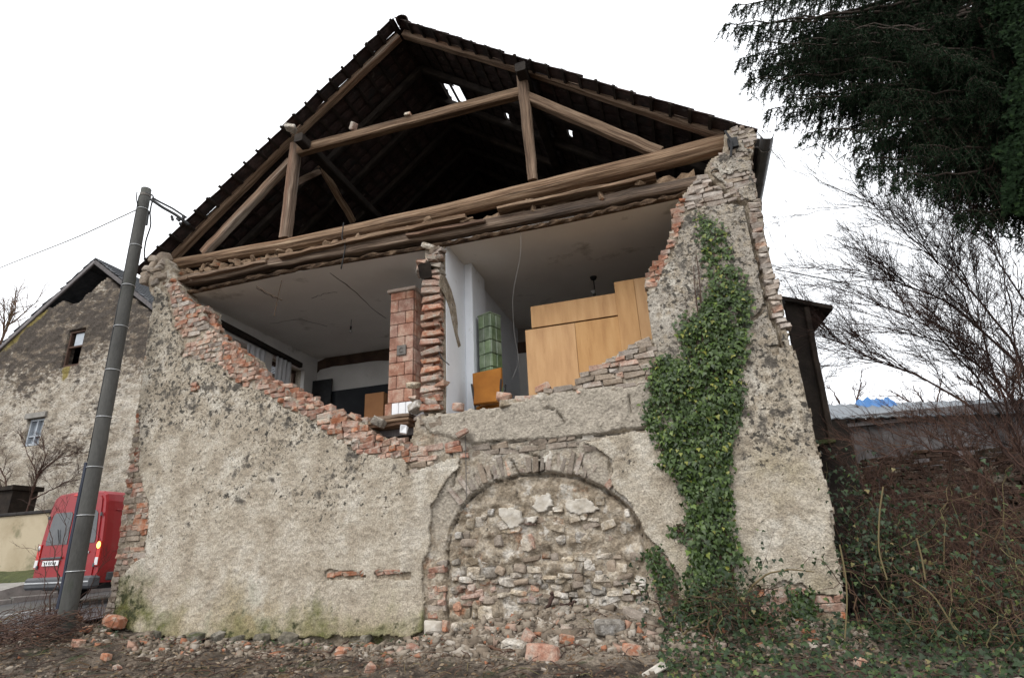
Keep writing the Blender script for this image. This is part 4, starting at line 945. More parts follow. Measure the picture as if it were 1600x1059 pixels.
for j in range(4): tile_piece('base_tile', (sx0-.04+(W_+.06)*(j+.5)/4, SY-.01, sz0+.10), ((W_+.06)/4-.006, .05, .22), 'white_tile' if j else 'terracotta', stv)
for j in range(3): tile_piece('base_tile', (sx1+.015, SY+.08+.14*j, sz0+.10), (.04, .134, .22), 'white_tile', stv)
for k, (dz, dy) in enumerate(((-.04, .0), (-.10, -.06), (-.16, -.02))):
    a, b = at(582, 660+k*6, .45+dy), at(650, 652+k*6, .45+dy); beam('floor_board', [a, b], .05, d0=.5, n=5, wob=.003, ch=.08)

# --- green tiled stove
gc = np.array([1.19, 1.28, 4.]); gz1 = at(757, 490, 1.1)[2]
gs = thing('green_stove', 'tall dark green glazed tile stove against the white chimney breast', 'stove', (gc[0], 1.28, ZF))
Rg = rot3(0, 0, math.radians(-24))
MB().box((gc[0], 1.28, (ZF+gz1)/2), (.25, .25, gz1-ZF-.02), Rg).build('core', M['black'], gs)
for rr in range(int((gz1-ZF)/.24)+1):
    zt = gz1-rr*.24; 
    if zt-.24 < ZF: break
    for f in range(4):
        for j in (0, 1):
            Rr = rot3(0, 0, math.radians(-24)+f*math.pi/2); off = Rr @ Vector(((j-.5)*.135, -.135, 0))
            key = ('g',)
            if key not in tl_mesh:
                V, F = chamfer_box((.13, .03, .233), .01); me = bpy.data.meshes.new('tile'); me.from_pydata([tuple(v) for v in V], [], F); me.materials.append(M['green_tile']); me.update(); tl_mesh[key] = me
            inst('tile', tl_mesh[key], TRS((gc[0]+off.x, 1.28+off.y, zt-.12), Rr @ rot3(random.gauss(0, .012), 0, random.gauss(0, .012))), gs)
MB().cbox((gc[0], 1.28, gz1+.012), (.31, .31, .03), .01, Rg).build('cornice', M['green_tile'], gs)

# --- wardrobes seen from behind
WY = 1.15
def panel(name, px, Y, th, mat, parent):
    P = [at(u, v, Y) for u, v in px]; return MB().prism([tuple(p) for p in P], (0, th, 0)).build(name, M[mat], parent)
wd = thing('wardrobe', 'wide low light-wood wardrobe with its back to the breach, loft box on top', 'wardrobe', (at(890, 600, WY)[0], WY+.3, ZF))
x0, x1, x2 = at(823, 560, WY)[0], at(903, 560, WY)[0], at(974, 545, WY)[0]
zt = (at(821, 519, WY)[2]+at(966, 489, WY)[2])/2
for a, b in ((x0, x1), (x1, x2)): MB().cbox(((a+b)/2, WY, (ZF+.03+zt)/2), (b-a-.005, .02, zt-ZF-.06), .003).build('back_panel', M['wardrobe'], wd)
MB().box(((x0+x2)/2, WY+.3, (ZF+zt)/2), (x2-x0-.01, .56, zt-ZF-.02)).build('body', M['wardrobe_edge'], wd)
lb = thing('loft_box', 'long plywood top box lying on the wide wardrobe', 'wardrobe', ((x0+x2)/2, WY+.3, zt))
xa = at(830, 500, WY)[0]; zt2 = (at(829, 484, WY)[2]+at(962, 453, WY)[2])/2; xb = at(964, 470, WY)[0]
MB().cbox(((xa+xb)/2, WY, (zt+.006+zt2)/2), (xb-xa-.004, .02, zt2-zt-.012), .003).build('back_panel', M['wardrobe'], lb)
MB().box(((xa+xb)/2, WY+.29, (zt+.004+zt2)/2), (xb-xa-.01, .54, zt2-zt-.02)).build('body', M['wardrobe_edge'], lb)
tw_ = thing('wardrobe', 'tall narrow light-wood wardrobe beside the plastered right edge of the breach', 'wardrobe', (at(990, 500, WY)[0], WY+.25, ZF))
xc, xd = at(966, 500, WY-.02)[0], at(1020, 500, WY-.02)[0]; zt3 = at(985, 437, WY)[2]
for a, b in ((xc, xc+.32), (xc+.32, xd+.1)): MB().cbox(((a+b)/2, WY-.03, (ZF+.03+zt3)/2), (b-a-.004, .02, zt3-ZF-.06), .003).build('back_panel', M['wardrobe'], tw_)
MB().box(((xc+xd+.1)/2, WY+.27, (ZF+zt3)/2), (xd+.1-xc-.01, .56, zt3-ZF-.02)).build('body', M['wardrobe_edge'], tw_)
# --- chair tipped towards the breach
CY = .62
P = [at(u, v, CY) for u, v in [(742, 634), (779, 630), (784, 600), (780, 571), (735, 581)]]
chs = thing('chair', 'rust orange upholstered chair tipped over at the edge of the right room', 'chair', (P[0][0]+.2, CY+.2, ZF))
def cush(name, P, th, mat, parent):
    P = [np.array(p) for p in P]; c = sum(P)/len(P); V = []; n = len(P)
    for sc_, dy in ((.93, -.0), (1, .02), (1, th-.02), (.93, th)): V += [c+(p-c)*sc_+np.array([0, dy+.28*(p[2]-c[2]), 0]) for p in P]
    F = [tuple(range(n)), tuple(range(3*n, 4*n))[::-1]]+[(k*n+i, (k+1)*n+i, (k+1)*n+(i+1) % n, k*n+(i+1) % n) for k in range(3) for i in range(n)]
    return mesh(name, np.array(V), F, M[mat], parent)
cush('backrest', P, .08, 'orange', chs)
zc_ = P[0][2]
mb = MB(); mb.cbox(((P[0][0]+P[1][0])/2, CY+.36, zc_+.05), (.46, .5, .09), .02, rot3(.35, 0, 0)); mb.build('seat', M['orange'], chs)
for (u, v, u2, v2, Y) in ((737, 600, 743, 640, CY-.03), (783, 592, 781, 622, CY-.01), (790, 600, 786, 640, CY+.5), (745, 600, 750, 640, CY+.5)):
    MB().tube([at(u, v, Y), at(u2, v2, Y)], .016, 6).build('leg', M['black'], chs)
# --- lamps
lp = atz(549, 499, ZC); lt = thing('hanging_bulb', 'bare bulb on a short flex below the left ceiling', 'lamp', lp)
mb = MB(); mb.tube([lp, lp-np.array([0, 0, .16])], .008, 5); mb.build('flex', M['cable_grey'], lt)
MB().tube([lp-np.array([0, 0, .16]), lp-np.array([0, 0, .24])], .02, 8).build('socket', M['black'], lt)
mesh('bulb', IV*.04+lp-np.array([0, 0, .28]), IF, M['bulb'], lt, True)
lp = atz(927, 433, ZC); lt = thing('pendant_lamp', 'dark pendant lamp on a rod behind the wardrobe top', 'lamp', lp)
MB().tube([lp, lp-np.array([0, 0, .05])], [.07, .05], 10).build('canopy', M['black'], lt)
MB().tube([lp, lp-np.array([0, 0, .5])], .012, 6).build('rod', M['black'], lt)
for k in range(3):
    a = k*2.1+.5; q = lp-np.array([0, 0, .5]); e_ = q+np.array([.22*math.cos(a), .22*math.sin(a), .05])
    MB().tube([q, (q+e_)/2-np.array([0, 0, .05]), e_], .01, 5).build('arm', M['black'], lt)
    MB().tube([e_, e_+np.array([0, 0, .06])], [.02, .05], 8).build('shade', M['bulb'], lt)
# --- loose wires and reeds hanging from the ceiling edge
def wire(name, pxs, Y, r, mat, lab, cat='wire', n=24, grp=None):
    pts = np.array([at(u, v, Y if np.isscalar(Y) else Y[i]) for i, (u, v) in enumerate(pxs)]); t = np.linspace(0, 1, n); s = np.linspace(0, 1, len(pxs))
    P = np.stack([np.interp(t, s, pts[:, k]) for k in range(3)], -1)
    for _ in range(2): P[1:-1] = (P[:-2]+2*P[1:-1]+P[2:])/4
    o = MB().tube(P, r, 5).build(name, M[mat], None, True); tag(o, lab, cat, grp); return o
wire('loose_wire', [(812, 338), (815, 395), (800, 460), (803, 520), (812, 565), (800, 592)], .25, .0022, 'cable_grey', 'thin pale wire hanging down in front of the right room')
wire('loose_wire', [(537, 348), (534, 372), (540, 385), (533, 420)], .1, .011, 'cable', 'short dark wire dangling below the tie beam above the left room')
wire('loose_wire', [(440, 438), (434, 465), (428, 495)], .15, .008, 'lath', 'broken reed stalk dangling under the left ceiling edge', 'reed')
wire('loose_wire', [(400, 447), (415, 456), (441, 469)], .15, .007, 'lath', 'slanting reed stalk stuck to the left ceiling edge', 'reed')
wire('loose_wire', [(684, 545), (690, 560), (702, 570)], .1, .008, 'cable', 'short black flex curling out of the broken partition')
wire('loose_wire', [(727, 680), (728, 720), (729, 780)], -.06, .007, 'iron', 'thin upright iron rod left of the arch crown', 'rod')

# ================================================================== NEIGHBOUR HOUSE ACROSS THE ROAD
NY = 8.0
nh = thing('neighbour_house', 'tall stained old house across the road with a torn open gable top', 'house', (-18.2, 13, .9))
ap = at(150, 408, NY); sl_ = .737
eL, eR = (-24.6, ap[2]-sl_*(ap[0]+24.6)), (-11.9, ap[2]-sl_*(-11.9-ap[0]))
top = [at(u, v, NY)[[0, 2]] for u, v in [(62, 488), (84, 478), (98, 469), (112, 475), (124, 470), (136, 460), (148, 450), (160, 438), (168, 433), (174, 437), (184, 447)]]
poly = np.array([[-24.3, .0], [-24.3, eL[1]+.1]]+[list(t) for t in top]+[[-12.2, eR[1]+.1], [-12.2, .0]])
st = .06; a1 = np.arange(-24.5, -12, st); a2 = np.arange(.0, 13.2, st)
mxx, mzz = np.meshgrid(a1, a2, indexing='ij')
nm = inpoly(mxx+.07*fbm(mxx, mzz, oct=3, sc=4), mzz+.07*fbm(mxx+5, mzz, oct=3, sc=4), poly)
WIN1 = [at(u, v, NY)[[0, 2]] for u, v in [(107, 516), (131, 516), (122, 571), (98, 571)]]
WIN2 = [at(u, v, NY)[[0, 2]] for u, v in [(45, 654), (68, 654), (59, 695), (37, 695)]]
def bb(q): q = np.array(q); return q[:, 0].min(), q[:, 0].max(), q[:, 1].min(), q[:, 1].max()
def rect_win(q):
    q = np.array(q); x0 = (q[0][0]+q[3][0])/2; x1 = (q[1][0]+q[2][0])/2; return x0, x1, (q[2][1]+q[3][1])/2, (q[0][1]+q[1][1])/2
for q in (WIN1, WIN2):
    x0, x1, z0, z1 = rect_win(q); nm &= ~((mxx > x0) & (mxx < x1) & (mzz > z0) & (mzz < z1))
big = fbm(mxx, mzz, oct=5, sc=.5)
lich = .45+.25*np.clip((mzz-6.6)/2.2, 0, 1)+.2*big
ochre = .3+.4*np.exp(-((mzz-(9.6+(mxx+22.5)*.737))/.5)**2)*(mxx < -20)
x0, x1, z0, z1 = rect_win(WIN1)
ochre += .6*np.exp(-((mxx-(x0+x1)/2+.1)/.22)**2)*np.clip(1-(z0-mzz)/2.2, 0, 1)*(mzz < z0)
nw = skin('wall', nm, NY+.03*fbm(mxx, mzz, oct=4, sc=1.5)+.04*fbm(mxx, mzz, oct=3, sc=7), NY+.4, M['neigh'], nh, {'lich': lich, 'ochre': ochre})
for q, lit in ((WIN1, 0), (WIN2, 1)):
    x0, x1, z0, z1 = rect_win(q); f = MB(); w_ = .07; yy = NY+.13; xc, zc = (x0+x1)/2, (z0+z1)/2
    f.box((x0+w_/2, yy, zc), (w_, .12, z1-z0)); f.box((x1-w_/2, yy, zc), (w_, .12, z1-z0)); f.box((xc, yy, z0+w_/2), (x1-x0-2*w_, .12, w_)); f.box((xc, yy, z1-w_/2), (x1-x0-2*w_, .12, w_))
    if lit: f.box((xc, yy, zc), (.05, .1, z1-z0-2*w_)); f.box((xc, yy, z0+.35*(z1-z0)), (x1-x0-2*w_, .09, .04))
    else: f.box((xc, yy, z0+.55*(z1-z0)), (x1-x0-2*w_, .1, .07))
    fo = f.build('window', M['frame_brown'] if not lit else M['pane_pale'], nw)
    if lit:
        for s in (-1, 1): MB().box((xc+s*(x1-x0)/4, yy+.05, zc), ((x1-x0)/2-.1, .01, z1-z0-.14)).build('pane', M['pane_pale'], fo) if False else None
        MB().box((xc, yy+.07, zc), (x1-x0-.1, .01, z1-z0-.1)).build('pane', M['pane_pale'], nw)
        MB().box((xc, NY-.03, z1+.12), (x1-x0+.3, .14, .2)).build('lintel', M['kerb'], nw)
    else:
        MB().box((xc+.08, yy+.02, z0+.76*(z1-z0)), (x1-x0-.3, .01, .36*(z1-z0))).build('pane', M['pane_pale'], nw)
        MB().box((xc, yy+.5, zc), (x1-x0, .02, z1-z0)).build('dark_backing', M['door'], nw)  # flat sheet; the unlit room behind the window is painted dark
# roof slabs with courses
def n_roof(sign):
    e = np.array([eL if sign < 0 else eR]).ravel(); a = np.array([ap[0], ap[2]+.12]); d = a-e; L = np.linalg.norm(d); d /= L; nr = np.array([-d[1], d[0]])*(1 if d[0] > 0 else -1)
    n = 26; mb = MB()
    for k in range(n):
        s0, s1 = -.4+k*(L+.4)/n, -.4+(k+1.15)*(L+.4)/n; s1 = min(s1, L)
        P = [e+d*s0+nr*.06, e+d*s1+nr*.02, e+d*s1-nr*.02, e+d*s0+nr*.02]
        mb.prism([(p[0], NY-.06+random.uniform(-.04, .04), p[1]) for p in P], (0, 9.5, 0))
    ro = mb.build('roof', M['slate'], nh)
    V, F = beam_geo([(e[0], NY-.03, e[1]-.10), (a[0], NY-.03, a[1]-.16)], .16, d0=.08, n=8); mesh('verge_board', V, F, M['board_grey'], ro)
n_roof(-1); n_roof(1)
MB().box((-12.3, 13, 4.5), (.4, 9.4, 8.2)).build('side_wall', M['neigh'], nh); MB().box((-24.2, 13, 4.5), (.4, 9.4, 8.2)).build('side_wall', M['neigh'], nh)
MB().prism([(-24.2, 17.4, 0), (-12.1, 17.4, 0), (-12.1, 17.4, eR[1]), (ap[0], 17.4, ap[2]), (-24.2, 17.4, eL[1])], (0, .3, 0)).build('rear_wall', M['neigh'], nh)
# yellow garden wall, its coping, and the shed behind it
GY = 5.6
p0, p1 = at(62, 802, GY), at(0, 895, GY)
gw = thing('garden_wall', 'low ochre rendered garden wall with dark coping behind the van', 'wall', (-16, GY, .7))
MB().cbox((-16.6, GY+.15, (p0[2]+.5)/2), (8.4, .3, p0[2]-.5), .015).build('wall', M['yellow'], gw)
for k in range(8): MB().cbox((-20.3+k*1.06, GY+.15, p0[2]+.045), (1.05, .42, .09), .015).build('coping', M['cap'], gw)
p = at(18, 790, 6.6); sh = MB(); sh.box(p, (1.0, .8, 1.0)); sh.prism([(p[0]-.6, 6.1, p[2]+.45), (p[0]+.6, 6.1, p[2]+.45), (p[0]+.6, 6.1, p[2]+.6), (p[0]-.6, 6.1, p[2]+.52)], (0, 1, 0)); tag(sh.build('shed', M['timber_dark']), 'small dark shed behind the ochre garden wall', 'shed')
V = []; F = []
bx = np.linspace(-22, -12.75, 40)
for x in bx:
    for (yy, zz) in ((GY, 1.0), (GY-.5, .93+.04*fbm(np.array(x), np.array(0.), sc=3)), (GY-.8, .84), (GY-1.0, .74), (GY-1.05, .66), (GY-1.1, .3)): V.append((x, yy, float(zz)+.03*float(vnoise(np.array(x*4), np.array(yy*3)))))
F = [(i*6+j, (i+1)*6+j, (i+1)*6+j+1, i*6+j+1) for i in range(len(bx)-1) for j in range(5)]
o = mesh('verge_bank', np.array(V), F, M['bank'], None, True); o['kind'] = 'structure'
V = []; rows = ((GY-1.0, .70), (GY-2.0, .50), (GY-3.0, .30), (GY-3.8, .13), (GY-3.82, -.2))
for x in bx: V += [(x, yy, zz+.012*float(vnoise(np.array(x*2), np.array(yy*2)))) for yy, zz in rows]
F = [(i*5+j, (i+1)*5+j, (i+1)*5+j+1, i*5+j+1) for i in range(len(bx)-1) for j in range(4)]
o = mesh('pavement', np.array(V), F, M['kerb'], None, False); o['kind'] = 'structure'

mb = MB(); mb.prism([(-12.74, GY, 1.0), (-12.74, GY-.8, .84), (-12.74, GY-1.0, .70), (-12.74, GY-3.8, .13), (-12.74, GY-3.82, -.4), (-12.74, GY, -.4)], (-.1, 0, 0)); o = mb.build('pavement_edge', M['kerb']); o['kind'] = 'structure'

# ================================================================== RED VAN
VX, VY, VZ = -9.80, 3.05, road_h(4.0)
van = thing('van', 'red high-roof delivery van seen from behind, its right indicator lit', 'van', (VX, VY+2.4, VZ))
LV = 5.0
prof = [(-.99, .42), (-1.0, .75), (-.985, 1.15), (-.93, 1.7), (-.86, 2.2), (-.80, 2.36), (-.70, 2.43), (-.3, 2.465), (.3, 2.465), (.70, 2.43), (.80, 2.36), (.86, 2.2), (.93, 1.7), (.985, 1.15), (1.0, .75), (.99, .42)]
def van_ring(y_, sc=1.0, dz=0, zcap=9): return [(VX+x*sc, VY+y_, VZ+min(z*1.0+dz, zcap)) for x, z in prof]
secs = [van_ring(.0, .965, -.03), van_ring(.05, .99, 0), van_ring(.2, 1.0, 0), van_ring(3.6, 1, 0), van_ring(4.0, .99, -.05), van_ring(4.5, .95, 0, 1.5), van_ring(5.2, .88, 0, 1.0)]
n = len(prof); V = [p for s in secs for p in s]; F = [(i*n+j, (i+1)*n+j, (i+1)*n+(j+1) % n, i*n+(j+1) % n) for i in range(len(secs)-1) for j in range(n)]+[tuple(range(n)), tuple(range((len(secs)-1)*n, len(secs)*n))[::-1]]
body = mesh('body', np.array(V), F, M['red'], van)
def vb(name, x, z, dx, dz, mat, y_=-.015, dy=.04, ch=.01, parent=van, lean=.0): return MB().cbox((VX+x, VY+y_+.0, VZ+z), (dx, dy, dz), ch, rot3(lean, 0, 0)).build(name, M[mat], parent)
def vpoly(name, pts, mat, y_, th, parent): return MB().prism([(VX+x, VY+y_, VZ+z) for x, z in pts], (0, th, 0)).build(name, M[mat], parent)
for s in (-1, 1):
    dpts = [(s*.012, .50), (s*.82, .50), (s*.83, 1.15), (s*.78, 1.75), (s*.72, 2.25), (s*.66, 2.33), (s*.012, 2.35)]
    d_ = vpoly('rear_door', dpts, 'red', -.022, .03, van)
    wpts = [(s*.09, 1.28), (s*.74, 1.28), (s*.755, 1.36), (s*.69, 1.93), (s*.62, 2.0), (s*.13, 2.0), (s*.09, 1.95)]
    vpoly('window', wpts, 'glass', -.034, .014, d_)
    vb('hinge', s*.8, 1.9, .05, .08, 'grey_plastic', -.04, .03, .005, d_); vb('hinge', s*.86, .8, .05, .08, 'grey_plastic', -.04, .03, .005, d_)
    lpts = [(s*.86, .78), (s*.965, .78), (s*.955, 1.3), (s*.86, 1.3)]
    tl = vpoly('tail_light', lpts, 'lens_red', -.035, .05, van)
    vpoly('lens', [(s*.865, .80), (s*.96, .80), (s*.955, .96), (s*.865, .96)], 'lens', -.045, .012, tl)
vb('number_plate_recess', -.45, .99, .62, .045, 'grey_plastic', -.05, .04)
pl_ = vb('number_plate', -.45, .88, .50, .11, 'plate', -.045, .02, .004)
for k, xo in enumerate((-.17, -.11, -.03, .03, .09, .16)): vb('plate_character', -.45+xo, .88, .032, .06, 'black', -.057, .004, .001, pl_)
vb('door_handle', .1, 1.02, .16, .05, 'black', -.045, .03)
ind = bpy.data.materials.new('lit indicator'); ind.use_nodes = True; b_ = ind.node_tree.nodes['Principled BSDF']; b_.inputs['Base Color'].default_value = (.9, .45, .05, 1); b_.inputs['Emission Color'].default_value = (1, .55, .12, 1); b_.inputs['Emission Strength'].default_value = 2.2
M['ind'] = ind
mesh('indicator', IV*np.array([.055, .03, .085])+np.array([VX+.91, VY-.05, VZ+1.22]), IF, ind, van, True)
mesh('indicator', IV*np.array([.045, .02, .08])+np.array([VX-.91, VY-.04, VZ+1.22]), IF, M['lens'], van, True)
MB().cbox((VX, VY-.03, VZ+.45), (2.02, .26, .26), .05).build('bumper', M['grey_plastic'], van)
MB().cbox((VX, VY-.165, VZ+.46), (1.9, .02, .03), .005).build('bumper_strip', M['band'], van)
MB().cbox((VX+1.0, VY+2.3, VZ+.55), (.05, 4.2, .18), .02).build('side_trim', M['grey_plastic'], van)
for zz in (1.1, 2.0): MB().cbox((VX+(.985 if zz < 1.5 else .895), VY+2.2, VZ+zz), (.03, 3.9, .02), .005).build('side_crease', M['red'], van)
for (sx, yy) in ((-1, .95), (1, .95), (-1, 4.2), (1, 4.2)):
    wx_ = VX+sx*.84; ang = np.arange(18)*2*np.pi/18
    V = []; 
    for (xx, r) in ((-.1, .29), (-.1, .33), (-.07, .34), (.07, .34), (.1, .33), (.1, .29)): V += [(wx_+xx, VY+yy+r*math.cos(a), VZ+.34+r*math.sin(a)) for a in ang]
    F = [(k*18+i, k*18+(i+1) % 18, (k+1)*18+(i+1) % 18, (k+1)*18+i) for k in range(5) for i in range(18)]+[tuple(range(18)), tuple(range(90, 108))]
    wo_ = mesh('wheel', np.array(V), F, M['rubber'], van); MB().tube([(wx_+sx*.09, VY+yy, VZ+.34), (wx_+sx*.105, VY+yy, VZ+.34)], [.2, .18], 14).build('rim', M['iron'], wo_)
vb('brake_light', 0, 2.38, .36, .05, 'lens_red', -.02, .03)
for s in (-1, 1):
    MB().tube([(VX+s*.30, VY-.05, VZ+1.30), (VX+s*.42, VY-.06, VZ+1.62)], .009, 5).build('wiper', M['black'], van)
    MB().box((VX+s*.005, VY-.022, VZ+1.42), (.006, .012, 1.8)).build('door_seal', M['rubber'], van)
MB().cbox((VX+.55, VY-.04, VZ+1.08), (.2, .012, .05), .003).build('badge', M['band'], van)
MB().cbox((VX+1.10, VY+3.75, VZ+1.42), (.16, .12, .28), .03).build('mirror', M['grey_plastic'], van)
MB().box((VX, VY+2.5, VZ+.36), (1.7, 4.6, .14)).build('underbody', M['black'], van)

# ================================================================== UTILITY POLE
PY = -.5
pb, pt = at(104, 968, PY), at(229, 296, PY)
pole = thing('utility_pole', 'dark round concrete utility pole leaning slightly beside the house corner', 'pole', pb)
axis = pt-pb; Lp = np.linalg.norm(axis)
n = 24; t = np.linspace(-.08, 1, n); P = pb+np.outer(t, axis)+rng.normal(0, .002, (n, 3)); rad = .118-.03*np.clip(t, 0, 1)
MB().tube(P, rad, 20).build('shaft', M['concrete'], pole, True)
def on_pole(v):
    u = np.interp(v, (296, 968), (229, 104)); p = at(u, v, PY); tt = (p-pb)@axis/(axis@axis); return pb+axis*tt, .118-.03*tt
for v in (328, 385, 447, 511, 579, 652, 730, 805, 892):
    p, r = on_pole(v); ux = axis/Lp; mb = MB(); ang = np.linspace(0, 2*np.pi, 21)
    e1 = np.cross(ux, [0, 1, 0]); e1 /= np.linalg.norm(e1); e2 = np.cross(ux, e1); wide = 1.0
    mb.tube([p+(r+.006)*(np.cos(a)*e1+np.sin(a)*e2) for a in ang], .007, 5, caps=False); mb.build('steel_band', M['band'], pole, True)
p, r = on_pole(308); MB().tube([p, p+axis/Lp*.05], [r+.008, r+.01], 16).build('top_ring', M['iron'], pole)
q = [on_pole(v) for v in (722, 780, 850, 950)]; mb = MB(); V, F = beam_geo([p+np.array([-r+.006, -.05, 0]) for p, r in q], .06, d0=.09, n=10, wob=.002); mesh('cable_cover', V, F, M['conduit'], pole)
q = [on_pole(v) for v in (306, 400, 500, 600, 720)]; MB().tube(np.array([p+np.array([-r-.012, -.04, 0]) for p, r in q]), .016, 6).build('riser_cable', M['cable'], pole, True)
wire('cable', [(-260, 530), (0, 418), (120, 371), (213, 328)], [6, 1.5, 0, PY], .011, 'cable_grey', 'long thin overhead wire running left from the pole')
wire('cable', [(236, 312), (255, 325), (275, 336), (296, 352)], [PY, -.4, -.3, -.2], .030, 'cable', 'thick black cable bundle from the pole top to the eaves')
wire('cable', [(238, 309), (250, 316), (270, 326), (291, 340)], [PY, -.4, -.3, -.2], .020, 'cable', 'thinner black cable just above the thick bundle at the pole top')
wire('cable', [(228, 300), (240, 306), (236, 322), (234, 334)], [PY-.12, -.62, -.64, -.62], .014, 'cable', 'black cable looping around the right side of the pole top')
wire('cable', [(234, 330), (236, 352), (228, 375), (225, 395), (227, 411)], [-.6, -.5, -.4, -.3, -.2], .013, 'cable', 'black drop cable sagging from the pole to the left eaves')
wire('cable', [(232, 330), (230, 345), (229, 352)], [-.6, -.6, -.6], .018, 'cable', 'short black cable end hanging on the right of the pole')
wire('cable', [(214, 300), (213, 310), (215, 322)], [-.6, -.6, -.6], .010, 'cable', 'small black wire loop on the left of the pole top')
for (u, v, wh) in ((268, 337, 'upper left'), (276, 341, 'middle'), (281, 348, 'lowest'), (286, 336, 'rightmost')):
    c = at(u, v, -.3); mb = MB(); mb.tube(curve(c, c+np.array([random.uniform(-.06, .1), 0, random.uniform(-.14, -.06)]), 0, 5), [.016, .03, .022, .03, .012], 6); tag(mb.build('cable_clamp', M['cable']), wh+' of the black connectors hanging from the cable bundle near the eaves', 'connector', 'connectors on the cable bundle')
wire('cable', [(1212, 421), (1290, 436), (1400, 458), (1500, 470)], [.5, 2, 4, 5], .008, 'cable', 'thin cable running right from the house corner over the annex')

# ================================================================== RIGHT: TIMBER ANNEX, OUTBUILDING
ann = thing('timber_annex', 'dark boarded timber annex jutting out behind the right corner', 'annex', (6.2, 2.6, 0))
AY = 2.0
def P3(px, Y): return [tuple(at(u, v, Y)) for u, v in px]
MB().prism(P3([(1226, 474), (1258, 478), (1296, 686), (1268, 690)], AY), (0, .12, 0)).build('board_wall', M['timber_dark'], ann)
V, F = beam_geo([at(1259, 482, AY-.02), at(1299, 690, AY-.02)], .08, d0=.14, n=6, wob=.003); mesh('corner_post', V, F, M['timber_dark'], ann)
V, F = beam_geo([at(1276, 693, AY-.05), at(1303, 688, AY-.05)], .07, d0=.2, n=4, wob=.003); mesh('sill_beam', V, F, M['bank'], ann)
a, b, c = at(1222, 468, AY-.1), at(1302, 483, AY-.1), at(1262, 532, AY+1.6)
V = [a, b, c+np.array([.0, 0, .0]), at(1222, 480, AY+2.4)]; nrm = np.array([0, 0, .07]); mb = MB(); mb.prism([tuple(v) for v in V], tuple(nrm)); mb.build('eaves', M['timber_dark'], ann)
for k in range(3):
    V, F = beam_geo([at(1240+18*k, 476+3*k, AY+.0), at(1240+9*k, 500+10*k, AY+1.6)], .06, n=4, wob=.002, depth_ax=(1, 0, 0)); mesh('rafter', V, F, M['timber_dark'], ann)
V, F = beam_geo([at(1300, 690, AY+.6), at(1316, 830, AY+.6)], .12, n=6); mesh('post', V, F, M['timber_dark'], ann)
V, F = beam_geo([at(1276, 713, AY+.3), at(1332, 707, AY+.5)], .10, n=5); mesh('floor_beam', V, F, M['timber_dark'], ann)
V, F = beam_geo([at(1320, 700, AY+.6), at(1302, 760, AY+.6)], .08, n=5); mesh('brace', V, F, M['timber_dark'], ann)
MB().box((6.1, 4.2, 1.2), (.9, 4, 2.6)).build('lower_wall', M['timber_dark'], ann)

ob = thing('outbuilding', 'low outbuilding with grey sheet roof and plank wall in the right background', 'shed', (10.5, 10.5, 0))
OY = 9.0
a, b = at(1270, 690, OY), at(1640, 682, OY); c, d_ = at(1270, 634, OY+3), at(1640, 622, OY+3)
sheet = []
n = 40; V = []
for i in range(n+1):
    t = i/n; dz = .035*(i % 2)
    p, q = a+(b-a)*t, c+(d_-c)*t; p = p+np.array([0, 0, .55]); V += [p+np.array([0, -.2, dz]), q+np.array([0, 0, dz]), p+np.array([0, -.2, dz-.03]), q+np.array([0, 0, dz-.03])]
F = [(4*i, 4*(i+1), 4*(i+1)+1, 4*i+1) for i in range(n)]+[(4*i+2, 4*i+3, 4*(i+1)+3, 4*(i+1)+2) for i in range(n)]+[(4*i, 4*i+2, 4*(i+1)+2, 4*(i+1)) for i in range(n)]
mesh('roof', np.array(V), F, M['shed_roof'], ob)
x = a[0]
while x < b[0]:
    w_ = random.uniform(.16, .26); MB().cbox((x+w_/2, OY+.05+random.uniform(-.015, .015), 3.05), (w_-.006, .03, 1.4), .004).build('plank', M['board_grey'], ob); x += w_
MB().box(((a[0]+b[0])/2, OY+1.6, 1.85), (b[0]-a[0], 2.9, 3.6)).build('wall', M['masonry'], ob)
MB().box(((a[0]+b[0])/2, OY-.06, 3.5), (b[0]-a[0], .06, .09)).build('fascia', M['board_grey'], ob)
V = []; p0 = at(1350, 640, OY+2.0); 
for i in range(13):
    for j in range(6):
        V.append((p0[0]+i*.075, OY+1.6+j*.22, 3.80+.16*j*.9+.14+.05*math.sin(i*1.9+j)+.04*math.sin(j*2.3+i*.6)))
F = [(i*6+j, (i+1)*6+j, (i+1)*6+j+1, i*6+j+1) for i in range(12) for j in range(5)]; m = len(V); V += [(x, y_, z-.02) for x, y_, z in V]; F = F+[tuple(k+m for k in f)[::-1] for f in F]
tag(mesh('tarpaulin', np.array(V), F, M['tarp'], None, True), 'bright blue tarpaulin spread over the grey outbuilding roof', 'tarpaulin')
